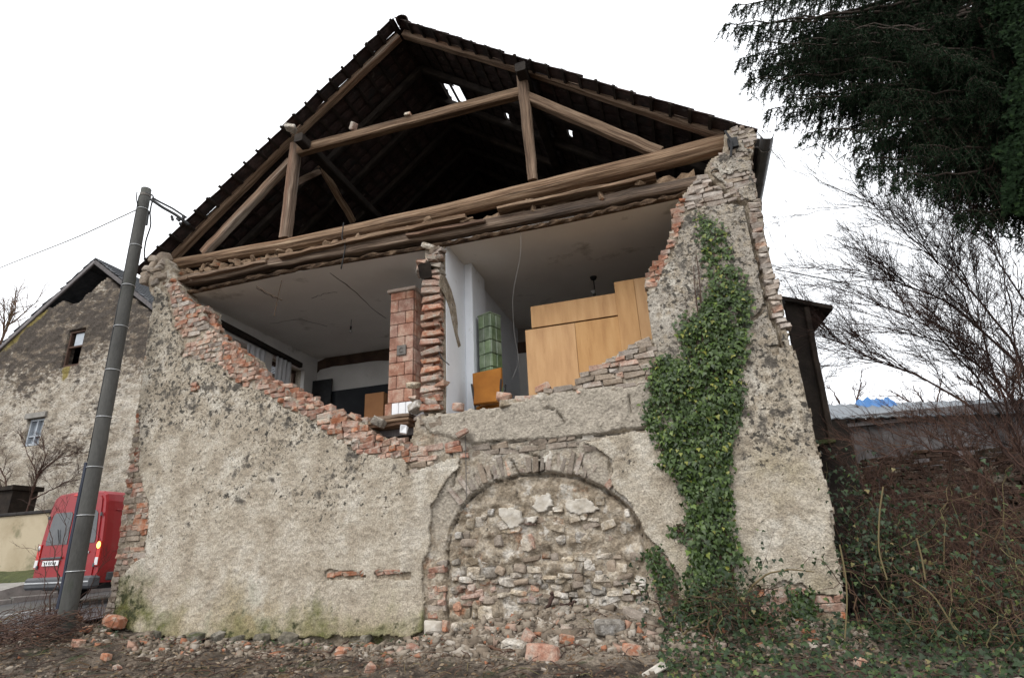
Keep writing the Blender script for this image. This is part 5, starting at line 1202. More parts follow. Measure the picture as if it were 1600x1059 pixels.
# brown earth-coloured ruin wall in the undergrowth
bwk = thing('brick_wall', 'reddish brown old brick wall half hidden behind the brambles', 'wall', (9.6, 6.2, 0))
BY = 6.0; a, b = at(1342, 800, BY), at(1680, 800, BY); ztop = at(1450, 702, BY)[2]
MB().box(((a[0]+b[0])/2, BY+.25, (ztop-.75)/2), (b[0]-a[0], .3, ztop-.15)).build('core', M['masonry'], bwk)
kb = 0; Vs, Fs = [], []
for k in range(int(ztop/.08), -1, -1):                          # the upper rows brick by brick, the hidden foot joined
    x = a[0]+(.07 if k % 2 else 0)
    while x < b[0]:
        if random.random() < .9 and k*.08 < ztop-.42+.55*float(fbm(np.array(x), np.array(0.), oct=4, sc=1.1))+.25:
            T_ = TRS((x+.14, BY+.05+random.uniform(-.02, .02), k*.08+.04), rot3(random.gauss(0, .03), random.gauss(0, .02), random.gauss(0, .04)))
            me = random.choice(BR[(.28, 'brick_brown')])
            if kb < 270: inst('brick', me, T_, bwk)
            else:
                m0 = len(Vs); Vs += [tuple(T_ @ v.co) for v in me.vertices]; Fs += [[i+m0 for i in p.vertices] for p in me.polygons]
            kb += 1
        x += .29
if Vs: mesh('brick', np.array(Vs), Fs, M['brick_brown'], bwk, False, 'stuff')

# ================================================================== LEAVES AND TWIGS
def leaf_cloud(name, C_, N_, size, mat, parent=None, kind=None, shape='ivy', rnd=None, droop=None):
    """C_: (n,3) leaf bases, N_: (n,3) facing directions; lobed leaves hanging tip down, a bent sheet each"""
    n = len(C_); N_ = N_/np.linalg.norm(N_, axis=1)[:, None]
    dn = np.tile(np.array([0, 0, -1.0]), (n, 1)) if droop is None else droop
    dn = dn + rng.normal(0, .35, (n, 3)); dn -= (dn*N_).sum(1)[:, None]*N_; dn /= np.linalg.norm(dn, axis=1)[:, None]+1e-9
    sd_ = np.cross(dn, N_)
    if shape == 'ivy': o2 = np.array([(0, .05), (-.34, -.10), (-.50, .22), (-.28, .42), (0, 1.0), (.28, .42), (.50, .22), (.34, -.10)]); F1 = [(0, 1, 2, 3), (0, 3, 4), (0, 4, 5), (0, 5, 6, 7)]; lift = np.array([.0, -.10, -.16, -.05, -.22, -.05, -.16, -.10])
    else: o2 = np.array([(0, 0), (-.22, .35), (-.2, .65), (0, 1.0), (.2, .65), (.22, .35)]); F1 = [(0, 1, 2, 3), (0, 3, 4, 5)]; lift = np.array([0, -.06, -.1, -.25, -.1, -.06])
    k = len(o2); s = np.broadcast_to(size, (n,))
    V = C_[:, None, :] + s[:, None, None]*(o2[None, :, :1]*sd_[:, None, :]+o2[None, :, 1:]*dn[:, None, :]+lift[None, :, None]*N_[:, None, :])
    V = V.reshape(-1, 3); T = []
    for f in F1:
        for i in range(1, len(f)-1): T.append((f[0], f[i], f[i+1]))
    T = np.array(T); F = (np.arange(n)[:, None, None]*k+T[None]).reshape(-1, 3)
    r = rng.random(n) if rnd is None else rnd
    return mesh(name, V, F, mat, parent, False, kind, {'rnd': np.repeat(r, k)})
def scatter_px(poly, n, Y):
    P = np.array(poly, float); out = []
    while len(out) < n:
        q = rng.uniform(P.min(0), P.max(0), (n*2, 2)); out += list(q[inpoly(q[:, 0], q[:, 1], P)])
    return np.array(out[:n])
def ivy_on_wall(polys, off0=.03, off1=.16, size=(.05, .10)):
    C_, N_ = [], []
    for poly, n, d0, d1 in polys:
        q = scatter_px(poly, n, 0); q = q + rng.normal(0, 5, q.shape); g_ = fbm(q[:, 0]*.02, q[:, 1]*.02, oct=3)+rng.normal(0, .1, len(q)); q = q[g_ > -.30]
        for u, v in q:
            f = rng.random()**1.6; nz = .5+.5*math.sin(u*.08+v*.05)*math.sin(v*.045-u*.03)
            p = at(u, v, 0); p = p+np.array([0, -(d0+(d1-d0)*f*(.4+.9*nz)), 0]); C_.append(p)
            N_.append([rng.normal(0, .45), -1, rng.normal(.35, .35)])
    return np.array(C_), np.array(N_)
IVY_UP = [(1086,337),(1100,333),(1120,345),(1138,372),(1146,418),(1160,440),(1166,455),(1120,450),(1101,447),(1097,400)]
IVY_MAIN = [(1104,446),(1140,445),(1166,455),(1172,475),(1164,500),(1168,530),(1160,560),(1152,585),(1154,630),(1148,665),(1140,700),(1136,760),(1134,800),(1080,800),(1070,765),(1045,735),(1030,718),(1040,700),(1026,690),(1012,664),(1008,640),(1026,612),(1020,588),(1034,560),(1062,556),(1066,520),(1090,490)]
IVY_LOW = [(1070,770),(1138,765),(1142,820),(1152,862),(1170,895),(1186,925),(1200,985),(1055,985),(1062,950),(1074,920),(1080,860),(1076,800)]
ivy = thing('ivy', 'broad mass of glossy green ivy climbing the right part of the front wall', 'ivy', at(1120, 985, -.1))
C_, N_ = ivy_on_wall([(IVY_UP, 620, .015, .05), (IVY_MAIN, 8200, .02, .15), (IVY_LOW, 3400, .02, .20), ([(1005,575),(1030,555),(1062,552),(1058,600),(1015,610)], 300, .03, .12), ([(1055,500),(1075,490),(1080,520),(1062,530)], 70, .02, .08), ([(1165,600),(1150,600),(1148,680),(1156,640)], 60, .02, .05)])
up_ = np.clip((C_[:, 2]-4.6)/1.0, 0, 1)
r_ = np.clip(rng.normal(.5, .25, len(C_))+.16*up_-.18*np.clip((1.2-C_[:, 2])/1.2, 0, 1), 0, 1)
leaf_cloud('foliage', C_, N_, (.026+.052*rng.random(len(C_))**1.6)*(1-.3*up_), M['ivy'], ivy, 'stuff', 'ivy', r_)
tb = Tubes(5)
for k in range(16):
    u0, u1 = random.uniform(1095, 1150), random.uniform(1080, 1150); v1 = random.uniform(380, 620)
    P = np.array([at(np.interp(t, (0, .6, 1), (u0, 1120, u1))+8*math.sin(t*9+k), 985+(v1-985)*t, -.03) for t in np.linspace(0, 1, 22)]); P[:, 1] += rng.normal(0, .008, 22)
    tb.add(P, np.linspace(.022, .005, 22), .4)
for k in range(4):
    P = np.array([at(1072+k*9+9*math.sin(t*4+k*2.3)+6*math.sin(t*11+k), 575-(90+25*k)*t, -.04) for t in np.linspace(0, 1, 18)]); tb.add(P, np.linspace(.006, .002, 18), .45)
tb.build('stem', M['twig'], ivy)
def small_ivy(poly, n, lab, d1=.12):
    p = np.mean(np.array(poly), 0); t = thing('ivy', lab, 'ivy', at(p[0], p[1], 0))
    C_, N_ = ivy_on_wall([(poly, n, .02, d1)]); n = len(C_); leaf_cloud('foliage', C_, N_, rng.uniform(.03, .065, n), M['ivy'], t, 'stuff', 'ivy', np.clip(rng.normal(.4, .2, n), 0, 1))
    tb = Tubes(4)
    for k in range(4):
        q = scatter_px(poly, 4, 0); P = np.array([at(u, v, -.04) for u, v in q[np.argsort(q[:, 1])]]); tb.add(P, .005, .4)
    tb.build('stem', M['twig'], t)
small_ivy([(1008,862),(1030,855),(1046,890),(1052,925),(1030,930),(1020,890)], 260, 'ivy tuft at the right springing of the bricked-up arch')
small_ivy([(1228,925),(1262,918),(1272,945),(1255,975),(1235,960)], 180, 'small dark ivy tuft on the bared bricks at the lower right')
small_ivy([(902,955),(922,950),(932,975),(915,990),(900,980)], 120, 'small weed tuft growing from the stones inside the arch', .1)
small_ivy([(1045,822),(1075,818),(1074,840),(1050,832)], 60, 'thin ivy sprig reaching left from the ivy beside the arch', .05)

# --- ground ivy and weeds along the foot of the wall on the right
def ground_leaves(name, lab, n, fx, shape='ivy', size=(.04, .09), mat='bramble', hz=.12, cat='ground cover'):
    x, y_ = fx(n); z = ground_h(x, y_)+rng.random(n)**1.5*hz
    o = leaf_cloud(name, np.stack([x, y_, z], -1), np.stack([rng.normal(0, .6, n), rng.normal(-.5, .5, n), np.full(n, .8)], -1), rng.uniform(*size, n), M[mat], None, 'stuff', shape, np.clip(rng.normal(.5, .25, n), 0, 1), np.stack([rng.normal(0, 1, n), rng.normal(-.6, .6, n), np.full(n, -.1)], -1))
    tag(o, lab, cat)
ground_leaves('ground_ivy', 'low ivy and weeds covering the ground at the lower right', 5200, lambda n: (3.6+5.2*rng.random(n)**1.1, -.05-2.0*rng.random(n)**1.5), size=(.03, .06), hz=.16)
ground_leaves('leaf_litter', 'brown dead leaves and bark scattered over the dark soil', 5200, lambda n: (rng.uniform(-7, 6, n), -.2-2.6*rng.random(n)), 'oval', (.03, .075), 'litter', .02, 'leaf litter')
ground_leaves('moss_weeds', 'small green weeds along the foot of the left wall', 420, lambda n: (rng.uniform(-5, .8, n), -.22-.3*rng.random(n)**2), 'oval', (.03, .06), 'bramble', .06, 'weeds')

# --- brambles and undergrowth at the right edge
def bramble(lab, x, y_, h, w_, nst, nlf, seed, tone=.5, lean=0.0):
    global rng
    t = thing('bramble_bush', lab, 'bush', (x, y_, float(ground_h(x, y_))))
    tb = Tubes(4); q = np.random.default_rng(seed); L = []
    for k in range(nst):
        bx_, by_ = x+q.normal(0, w_*.4), y_+q.normal(0, w_*.3); z0 = float(ground_h(bx_, by_)); hh = h*q.uniform(.35, 1.1); dx, dy = q.normal(lean, w_*.55), q.normal(-.1, w_*.4)
        m = 12; s = np.linspace(0, 1, m); arch = q.uniform(.2, 1.0)
        P = np.stack([bx_+dx*s**1.5, by_+dy*s**1.5, z0+hh*(s*(1+arch)-arch*s**2.4)], -1); P[1:] += q.normal(0, .018, (m-1, 3)); tb.add(P, np.linspace(q.uniform(.003, .012), .002, m), float(np.clip(q.normal(tone, .3), 0, 1)))
        for j in range(3):
            i = q.integers(3, m-1); e = P[i]+q.normal(0, .3, 3)*np.array([1, .8, .6]); tb.add(curve(P[i], e, .05, 6, .01), np.linspace(.003, .0012, 6), float(np.clip(q.normal(tone, .25), 0, 1)))
            L.append(e)
        L += list(P[q.integers(1, m, 3)])
    tb.build('stem', M['twig'], t)
    L = np.array(L); i = q.integers(0, len(L), nlf); C_ = L[i]+q.normal(0, .13, (nlf, 3))*np.array([1, 1, .9]); C_ = C_[C_[:, 2] > -.2]
    leaf_cloud('foliage', C_, np.stack([q.normal(0, .7, len(C_)), q.normal(-.6, .5, len(C_)), q.normal(.5, .4, len(C_))], -1), q.uniform(.03, .062, len(C_)), M['bramble'], t, 'stuff', 'ivy', np.clip(q.normal(.42, .26, len(C_)), 0, 1))
bramble('dense bramble bush with ivy leaves against the right wall corner', 6.0, .3, 1.9, .35, 40, 1500, 1, .35)
bramble('tangled bramble bush right of the house with reddish stems', 6.9, .5, 1.5, .9, 120, 400, 2, .55)
bramble('dark bramble bush near the right picture edge', 8.0, .3, 1.4, 1.0, 120, 450, 3, .55)
bramble('bramble bush under the bare tree at the far right', 9.3, 1.6, 2.0, 1.2, 130, 300, 4, .5)
bramble('low bramble bush in front, arching pale stems', 6.5, -.5, .8, .8, 70, 600, 5, .65)
bramble('low leafy bramble bush at the lower right corner', 7.4, -.9, .8, .7, 90, 750, 6, .55)
bramble('bramble bush in front of the outbuilding', 8.2, 4.2, 1.9, 1.4, 70, 500, 7, .45)
bramble('thin bramble bush at the foot of the ivy', 4.3, -.35, .5, .6, 40, 800, 8, .5)
tb = Tubes(5); P = np.array([at(u, v, -.35) for u, v in [(1162, 940), (1175, 915), (1200, 895), (1235, 889), (1272, 893)]]); t = np.linspace(0, 1, 16); s = np.linspace(0, 1, 5); P = np.stack([np.interp(t, s, P[:, k]) for k in range(3)], -1); tb.add(P, np.linspace(.014, .005, 16), .9); tag(tb.build('bramble_cane', M['twig']), 'single arching green bramble cane in front of the lower right wall', 'cane')
for lab, pts in (('tall yellowish dry stalk standing in the brambles', [(1380,760),(1374,800),(1372,860),(1386,905)]), ('bent pale dry stalk leaning right in the brambles', [(1425,905),(1460,930),(1490,980),(1515,1020)]), ('long tan dry stalk in the middle of the brambles', [(1432,840),(1440,870),(1446,905)]), ('thin pale stalk slanting up to the right wall edge', [(1320,1000),(1324,940),(1322,900),(1312,850)])):
    tb = Tubes(5); P = np.array([at(u, v, -.9) for u, v in pts]); t = np.linspace(0, 1, 12); P = np.stack([np.interp(t, np.linspace(0, 1, len(P)), P[:, k]) for k in range(3)], -1); P[1:-1] = (P[:-2]+2*P[1:-1]+P[2:])/4; tb.add(P, .008, .92); tag(tb.build('dry_stalk', M['twig']), lab, 'stalk')

# --- bare trees
def bare(name, lab, base, boughs, seed, r0=.05, levels=3, tone=.15, cat='tree', grp=None, density=1.0, Y=None):
    q = np.random.default_rng(seed); t = thing(name, lab, cat, base); big = Tubes(6); small = Tubes(3)
    def grow(P0, D, L, r, lev):
        m = 9 if lev < 2 else 6; s = np.linspace(0, 1, m); P = np.outer(np.ones(m), P0)+np.outer(s, D)*L; P[1:] += np.cumsum(q.normal(0, L*.018, (m-1, 3)), 0)
        P[:, 2] += (-.10*L*s**2 if lev else 0)
        (big if r > .012 else small).add(P, np.linspace(r, r*.35, m), float(np.clip(q.normal(tone, .12), 0, 1)))
        if lev >= levels: return
        k = int(q.integers(7, 11)*density) if lev < levels-1 else int(q.integers(5, 9)*density)
        for j in range(k):
            i = q.integers(1, m); d2 = D+q.normal(0, .38, 3); d2[2] += .10; d2 /= np.linalg.norm(d2); grow(P[i], d2, L*q.uniform(.35, .75), max(r*.42, .0028), lev+1)
    for pts, r in boughs:
        P = np.array(pts); n = 16; tt = np.linspace(0, 1, n); P = np.stack([np.interp(tt, np.linspace(0, 1, len(P)), P[:, k]) for k in range(3)], -1); P[1:-1] = (P[:-2]+2*P[1:-1]+P[2:])/4; P[1:] += q.normal(0, .02, (n-1, 3))
        big.add(P, np.linspace(r, r*.25, n), tone)
        L = np.linalg.norm(P[-1]-P[0])
        for j in range(int(15*density)):
            i = q.integers(4, n); D = P[min(i, n-1)]-P[max(i-3, 0)]; D = D/np.linalg.norm(D)+q.normal(0, .42, 3); D[2] += .15; D /= np.linalg.norm(D); grow(P[i], D, L*q.uniform(.15, .36), r*.36, 1)
    big.build('branch', M['twig'], t)
    if small.V: small.build('twigs', M['twig'], t, 'stuff')
    return t
TYr = 2.2
def BP(l, Y=TYr, dy=0): return [at(u, v, Y+dy*i) for i, (u, v) in enumerate(l)]
root = at(1655, 860, TYr)
bare('bare_tree', 'bare leafless tree at the right edge, its twigs spreading left against the sky', root,
     [(BP([(1655,860),(1600,740),(1530,640),(1450,590),(1370,565),(1300,528)]), .026), (BP([(1655,860),(1620,720),(1580,620),(1500,545),(1420,520),(1340,515)], dy=.15), .022),
      (BP([(1655,860),(1640,680),(1600,560),(1540,470),(1470,410),(1390,330)], dy=-.08), .024), (BP([(1655,860),(1650,640),(1620,500),(1560,400),(1500,350)], dy=.1), .022),
      (BP([(1655,860),(1630,650),(1570,540),(1480,470),(1400,440),(1330,430)], dy=.05), .026),
      (BP([(1655,860),(1610,760),(1560,600),(1520,480),(1450,400)], dy=.06), .022), (BP([(1655,860),(1630,760),(1590,650),(1560,560),(1480,520)], dy=-.12), .02), (BP([(1655,860),(1600,720),(1540,600),(1440,500),(1350,470)], dy=.12), .022), (BP([(1655,860),(1640,760),(1600,640),(1580,500),(1560,380)], dy=-.15), .02)], 11, tone=.2, density=1.25)
bare('bare_shrub', 'bare reddish shrub in front of the brown brick wall', at(1500, 900, 3.2), [(BP([(1500,900),(1490,800),(1450,740),(1400,710)], 3.2), .02), (BP([(1500,900),(1520,780),(1540,730),(1600,680)], 3.2), .02), (BP([(1500,900),(1500,780),(1480,730),(1500,690)], 3.2), .02), (BP([(1500,900),(1450,820),(1390,770),(1340,740)], 3.0), .016)], 12, tone=.45, cat='shrub', density=.8)
bare('bare_shrub', 'bare thorny shrub arching in from the right picture edge', at(1640, 960, .6), [(BP([(1640,960),(1590,800),(1520,720),(1430,690),(1370,720)], .6), .018), (BP([(1640,960),(1600,850),(1540,790),(1450,780),(1390,830)], .5), .015), (BP([(1640,960),(1620,760),(1570,700),(1500,670)], .8), .018), (BP([(1640,960),(1560,880),(1480,860),(1420,900)], .2), .012)], 16, tone=.45, cat='shrub', density=.9)
bare('bare_shrub', 'thin bare shrub rising between the annex and the brick wall', at(1390, 940, 1.6), [(BP([(1390,940),(1380,840),(1355,770),(1330,720)], 1.6), .014), (BP([(1390,940),(1400,820),(1392,760),(1405,710)], 1.6), .014), (BP([(1390,940),(1430,830),(1465,770),(1475,720)], 1.8), .014)], 17, tone=.45, cat='shrub', density=.7)
bare('bare_shrub', 'bare shrub growing in front of the neighbour house beside the garden wall', at(38, 800, 6.4), [(BP([(30,830),(50,770),(57,740),(40,700)], 6.4), .035), (BP([(45,790),(58,742),(72,715),(66,690)], 6.4), .03), (BP([(55,745),(90,715),(130,705)], 6.4), .03), (BP([(20,830),(10,760),(-10,700)], 6.4), .04), (BP([(50,780),(90,760),(125,740)], 6.4), .025)], 13, tone=.35, cat='shrub', density=.9)
bare('bare_shrub', 'thin bare shrub in front of the van beside the pole foot', at(90, 960, -.1), [(BP([(78,955),(88,900),(84,850),(70,800)], -.1), .012), (BP([(95,960),(92,880),(104,820),(100,780)], -.1), .010), (BP([(70,960),(72,900),(60,850)], -.1), .009), (BP([(120,960),(150,900),(165,860)], -.2), .008)], 14, tone=.3, levels=2, cat='shrub', density=.5)
bare('bare_tree', 'faint bare tree far off at the left edge behind the neighbour house', at(-30, 640, 40), [(BP([(-40,700),(-25,600),(0,540),(15,500)], 40), .3), (BP([(-40,700),(-10,620),(20,560),(35,535)], 40), .25), (BP([(-40,700),(-60,600),(-50,500)], 40), .3)], 15, tone=.7, density=.8)
# distant hedge line behind everything on the right
for k, (u, v, Y) in enumerate(((1330, 640, 26), (1460, 630, 30), (1580, 615, 28))):
    b_ = at(u, v+40, Y); bare('bare_tree', ('leftmost', 'middle', 'rightmost')[k]+' of the three faint bare trees far behind the outbuilding', b_, [([b_, b_+np.array([q*.8, 0, 1.6]), b_+np.array([q*1.6, .3, 2.6])], .08) for q in (-1, -.2, .7)], 40+k, tone=.2, density=.5)

# --- spruce, its boughs hanging into the picture at the upper right
SYp = 1.6
sp = thing('spruce_tree', 'dark spruce with drooping needled boughs at the upper right', 'tree', (10.6, 2.2, 0))
MB().tube([(10.7, 2.4, -.2), (10.75, 2.4, 5), (10.8, 2.4, 13), (10.8, 2.4, 22)], [.42, .36, .24, .05], 12).build('trunk', M['bark'], sp)
tips = [(1133,38,.3),(1148,8,.9),(1158,92,1.4),(1172,125,.2),(1200,172,.9),(1232,178,1.8),(1262,208,.4),(1300,200,1.5),(1342,262,.8),(1338,228,2.2),(1400,272,.2),(1430,280,1.6),(1468,290,2.4),(1498,330,.6),(1520,322,1.8),(1560,285,1.0),(1240,60,1.2),(1290,95,2.0),(1330,130,.6),(1390,160,2.4),(1430,200,.8),(1480,230,1.6),(1210,-20,.6),(1290,-40,1.6),(1360,20,2.6),(1420,60,.4),(1470,110,2.8),(1540,170,.8),(1370,215,1.1),(1320,165,1.9),(1200,110,2.2),(1270,150,.9),(1350,90,.3),(1450,20,1.2),(1550,60,2.2),(1520,120,.5),(1410,235,2.0),(1250,20,2.7),(1300,40,.2),(1560,230,1.9)]
SPOLY = [(1150,20),(1250,-60),(1620,-60),(1620,300),(1530,318),(1490,300),(1420,262),(1350,250),(1330,205),(1262,195),(1200,150),(1165,90)]
tips += [(u, v, random.uniform(.2, 3.0)) for u, v in scatter_px(SPOLY, 70, 0)] + [(u, v, random.uniform(.2, 2.5)) for u, v in scatter_px([(1140,-20),(1240,-40),(1300,180),(1210,170),(1165,95)], 24, 0)]
ndl_C, ndl_D, ndl_L, ndl_A = [], [], [], []
bt = Tubes(5); sm = Tubes(3); q = np.random.default_rng(21)
def needles(P, dens, Lk, a):
    """needles all round a twig P"""
    seg = np.diff(P, axis=0); ln = np.linalg.norm(seg, axis=1)
    for i in range(len(seg)):
        k = max(2, int(ln[i]*dens)); t = q.random((k, 1)); base = P[i]+seg[i]*t; d = seg[i]/ln[i]*.75+q.normal(0, .62, (k, 3)); d /= np.linalg.norm(d, axis=1)[:, None]
        ndl_C.append(base); ndl_D.append(d); ndl_L.append(q.uniform(.6, 1.15, k)*Lk); ndl_A.append(np.clip(q.normal(a, .2, k), 0, 1))
for (u, v, Y) in tips:
    tip = at(u, v, Y); hgt = tip[2]+ .4+.20*np.hypot(10.75-tip[0], 2.4-tip[1]); org = np.array([10.75, 2.4, hgt])
    n = 22; s = np.linspace(0, 1, n); P = np.outer(1-s, org)+np.outer(s, tip); P[:, 2] += -.35*np.sin(s*np.pi)*.6+.0; P[1:-1] += q.normal(0, .02, (n-2, 3)); bt.add(P, np.linspace(.05, .006, n), .1)
    Lb = np.linalg.norm(tip-org)
    dirb = (tip-org)/Lb; side = np.cross(dirb, [0, 0, 1]); side /= np.linalg.norm(side)
    i0 = 5
    for i in np.arange(i0, n, .56):
        f = i/(n-1); p = np.array([np.interp(i, np.arange(n), P[:, k]) for k in range(3)])
        for sg in (-1, 1):
            Ls = (.30+.55*(1-f))*q.uniform(.6, 1.2)
            e = p+side*sg*Ls*q.uniform(.1, .5)+dirb*Ls*q.uniform(.2, .6)+np.array([0, 0, -Ls*q.uniform(.5, 1.25)])
            m = 7; tw = curve(p, e, -.06*Ls, m, .008); sm.add(tw, np.linspace(.006, .002, m), .1); needles(tw, 105, .055, .45)
            for j in range(4):
                w0 = tw[q.integers(1, m)]; l3 = Ls*q.uniform(.25, .5); e3 = w0+np.array([q.normal(0, .35), q.normal(0, .35), -q.uniform(.2, .8)])*l3+dirb*l3*.4; t3 = curve(w0, e3, 0, 4); sm.add(t3, .002, .1); needles(t3, 105, .05, .5)
    needles(P[12:], 160, .05, .5)
C_, D_, L_, A_ = map(np.concatenate, (ndl_C, ndl_D, ndl_L, ndl_A)); n = len(C_); print('needles', n)
sv = np.cross(D_, q.normal(0, 1, (n, 3))); sv /= np.linalg.norm(sv, axis=1)[:, None]
V = np.stack([C_-sv*.0065, C_+sv*.0065, C_+D_*L_[:, None]], 1).reshape(-1, 3)
mesh('needles', V, np.arange(3*n).reshape(n, 3), M['needle'], sp, False, 'stuff', {'rnd': np.repeat(A_, 3)})
bt.build('bough', M['bark'], sp); sm.build('twigs', M['bark'], sp, 'stuff')
# ivy wrapped round the spruce trunk at the right edge
n = 8000; vv = rng.uniform(-60, 335, n); uu = 1560+60*fbm(vv*.02, vv*.0, oct=3)+rng.random(n)**.8*120; uu = np.where(vv > 250, np.maximum(uu, 1568), uu)
YY = .9-.8*rng.random(n)**2+.9*((1600-uu)/130)**2
C_ = np.array([at(u, v, y_) for u, v, y_ in zip(uu, vv, YY)])
it = thing('ivy', 'dark curtain of ivy hanging round the spruce trunk at the upper right edge', 'ivy', (9.8, 1.6, 0))
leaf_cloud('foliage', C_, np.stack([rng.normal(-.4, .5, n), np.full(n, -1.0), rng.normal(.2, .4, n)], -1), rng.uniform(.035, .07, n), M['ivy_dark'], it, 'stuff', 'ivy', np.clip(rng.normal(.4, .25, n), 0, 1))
tb = Tubes(5)
for k in range(10):
    x = 9.7+.12*k; tb.add(curve(np.array([x, 1.9, -.1]), np.array([x+.1, 1.5, 10.5]), .1, 16, .03), .02, .3)
tb.build('stem', M['twig'], it)

# ================================================================== RUBBLE AND DEBRIS ON THE GROUND
def on_ground(u, v):
    d = ray(u, v); ts = np.linspace(2, 16, 1400); P = CAM+np.outer(ts, d); h = ground_h(P[:, 0], P[:, 1]); i = np.argmax(P[:, 2] < h); return P[i] if P[i][2] < h[i] else P[-1]
def rock_heap(name, lab, n, fx, s0, s1, cat='rubble', mat='rubble', ctr=.45, seed=3, red=.08):
    q = np.random.default_rng(seed); x, y_ = fx(q, n*2); k_ = fbm(x, y_*1.3, oct=3, sc=2.2)+q.normal(0, .12, n*2) > .0; x, y_ = x[k_][:n], y_[k_][:n]; n = len(x); z = ground_h(x, y_); s = s0+(s1-s0)*q.random(n)**4
    CV = np.array([(a, b, c) for a in (-1, 1) for b in (-1, 1) for c in (-1, 1)], float)*.62; CF = np.array([(0, 1, 3), (0, 3, 2), (4, 6, 7), (4, 7, 5), (0, 4, 5), (0, 5, 1), (2, 3, 7), (2, 7, 6), (0, 2, 6), (0, 6, 4), (1, 5, 7), (1, 7, 3)])
    Vv = (CV[None]+q.normal(0, .27, (n, 8, 3)))*s[:, None, None]*q.uniform(.5, 1.35, (n, 1, 3)); ang = q.uniform(0, 6.28, n); ca, sa = np.cos(ang)[:, None], np.sin(ang)[:, None]
    t2 = q.normal(0, .5, n); c2, s2 = np.cos(t2)[:, None], np.sin(t2)[:, None]; X0_, Z0_ = Vv[..., 0]*c2-Vv[..., 2]*s2, Vv[..., 0]*s2+Vv[..., 2]*c2
    X = X0_*ca-Vv[..., 1]*sa; Yy = X0_*sa+Vv[..., 1]*ca; Z = Z0_*.8
    V = np.stack([X+x[:, None], Yy+y_[:, None], Z+(z+s*.12)[:, None]], -1).reshape(-1, 3); F = (np.arange(n)[:, None, None]*8+CF[None]).reshape(-1, 3)
    o = mesh(name, V, F, M[mat], None, False, 'stuff', {'rnd': np.repeat(np.clip(q.normal(ctr, .24, n)+.45*(q.random(n) < red), 0, 1), 8)}); tag(o, lab, cat)
rock_heap('rubble', 'fine mortar and brick rubble heaped along the foot of the wall', 8000, lambda q, n: (q.uniform(-5.4, 5.6, n), -.12-.75*q.random(n)**1.4), .008, .065, ctr=.38, red=.15)
rock_heap('rubble_fan', 'pale rubble fan spilling out under the bricked-up arch', 3600, lambda q, n: (q.normal(2.3, 1.1, n), -.1-.75*q.random(n)), .010, .08, ctr=.48, seed=5)
rock_heap('soil_clods', 'dark soil clods and chips over the foreground', 6500, lambda q, n: (q.uniform(-6.2, 7.5, n), -.6-2.6*q.random(n)), .006, .04, 'soil clods', ctr=.16, seed=6)
bk = [brick_mesh((.25, .12, .075), .014, 900+k, .016) for k in range(6)]
for me in bk: me.materials.append(M['brick'])
bl = bpy.data.meshes
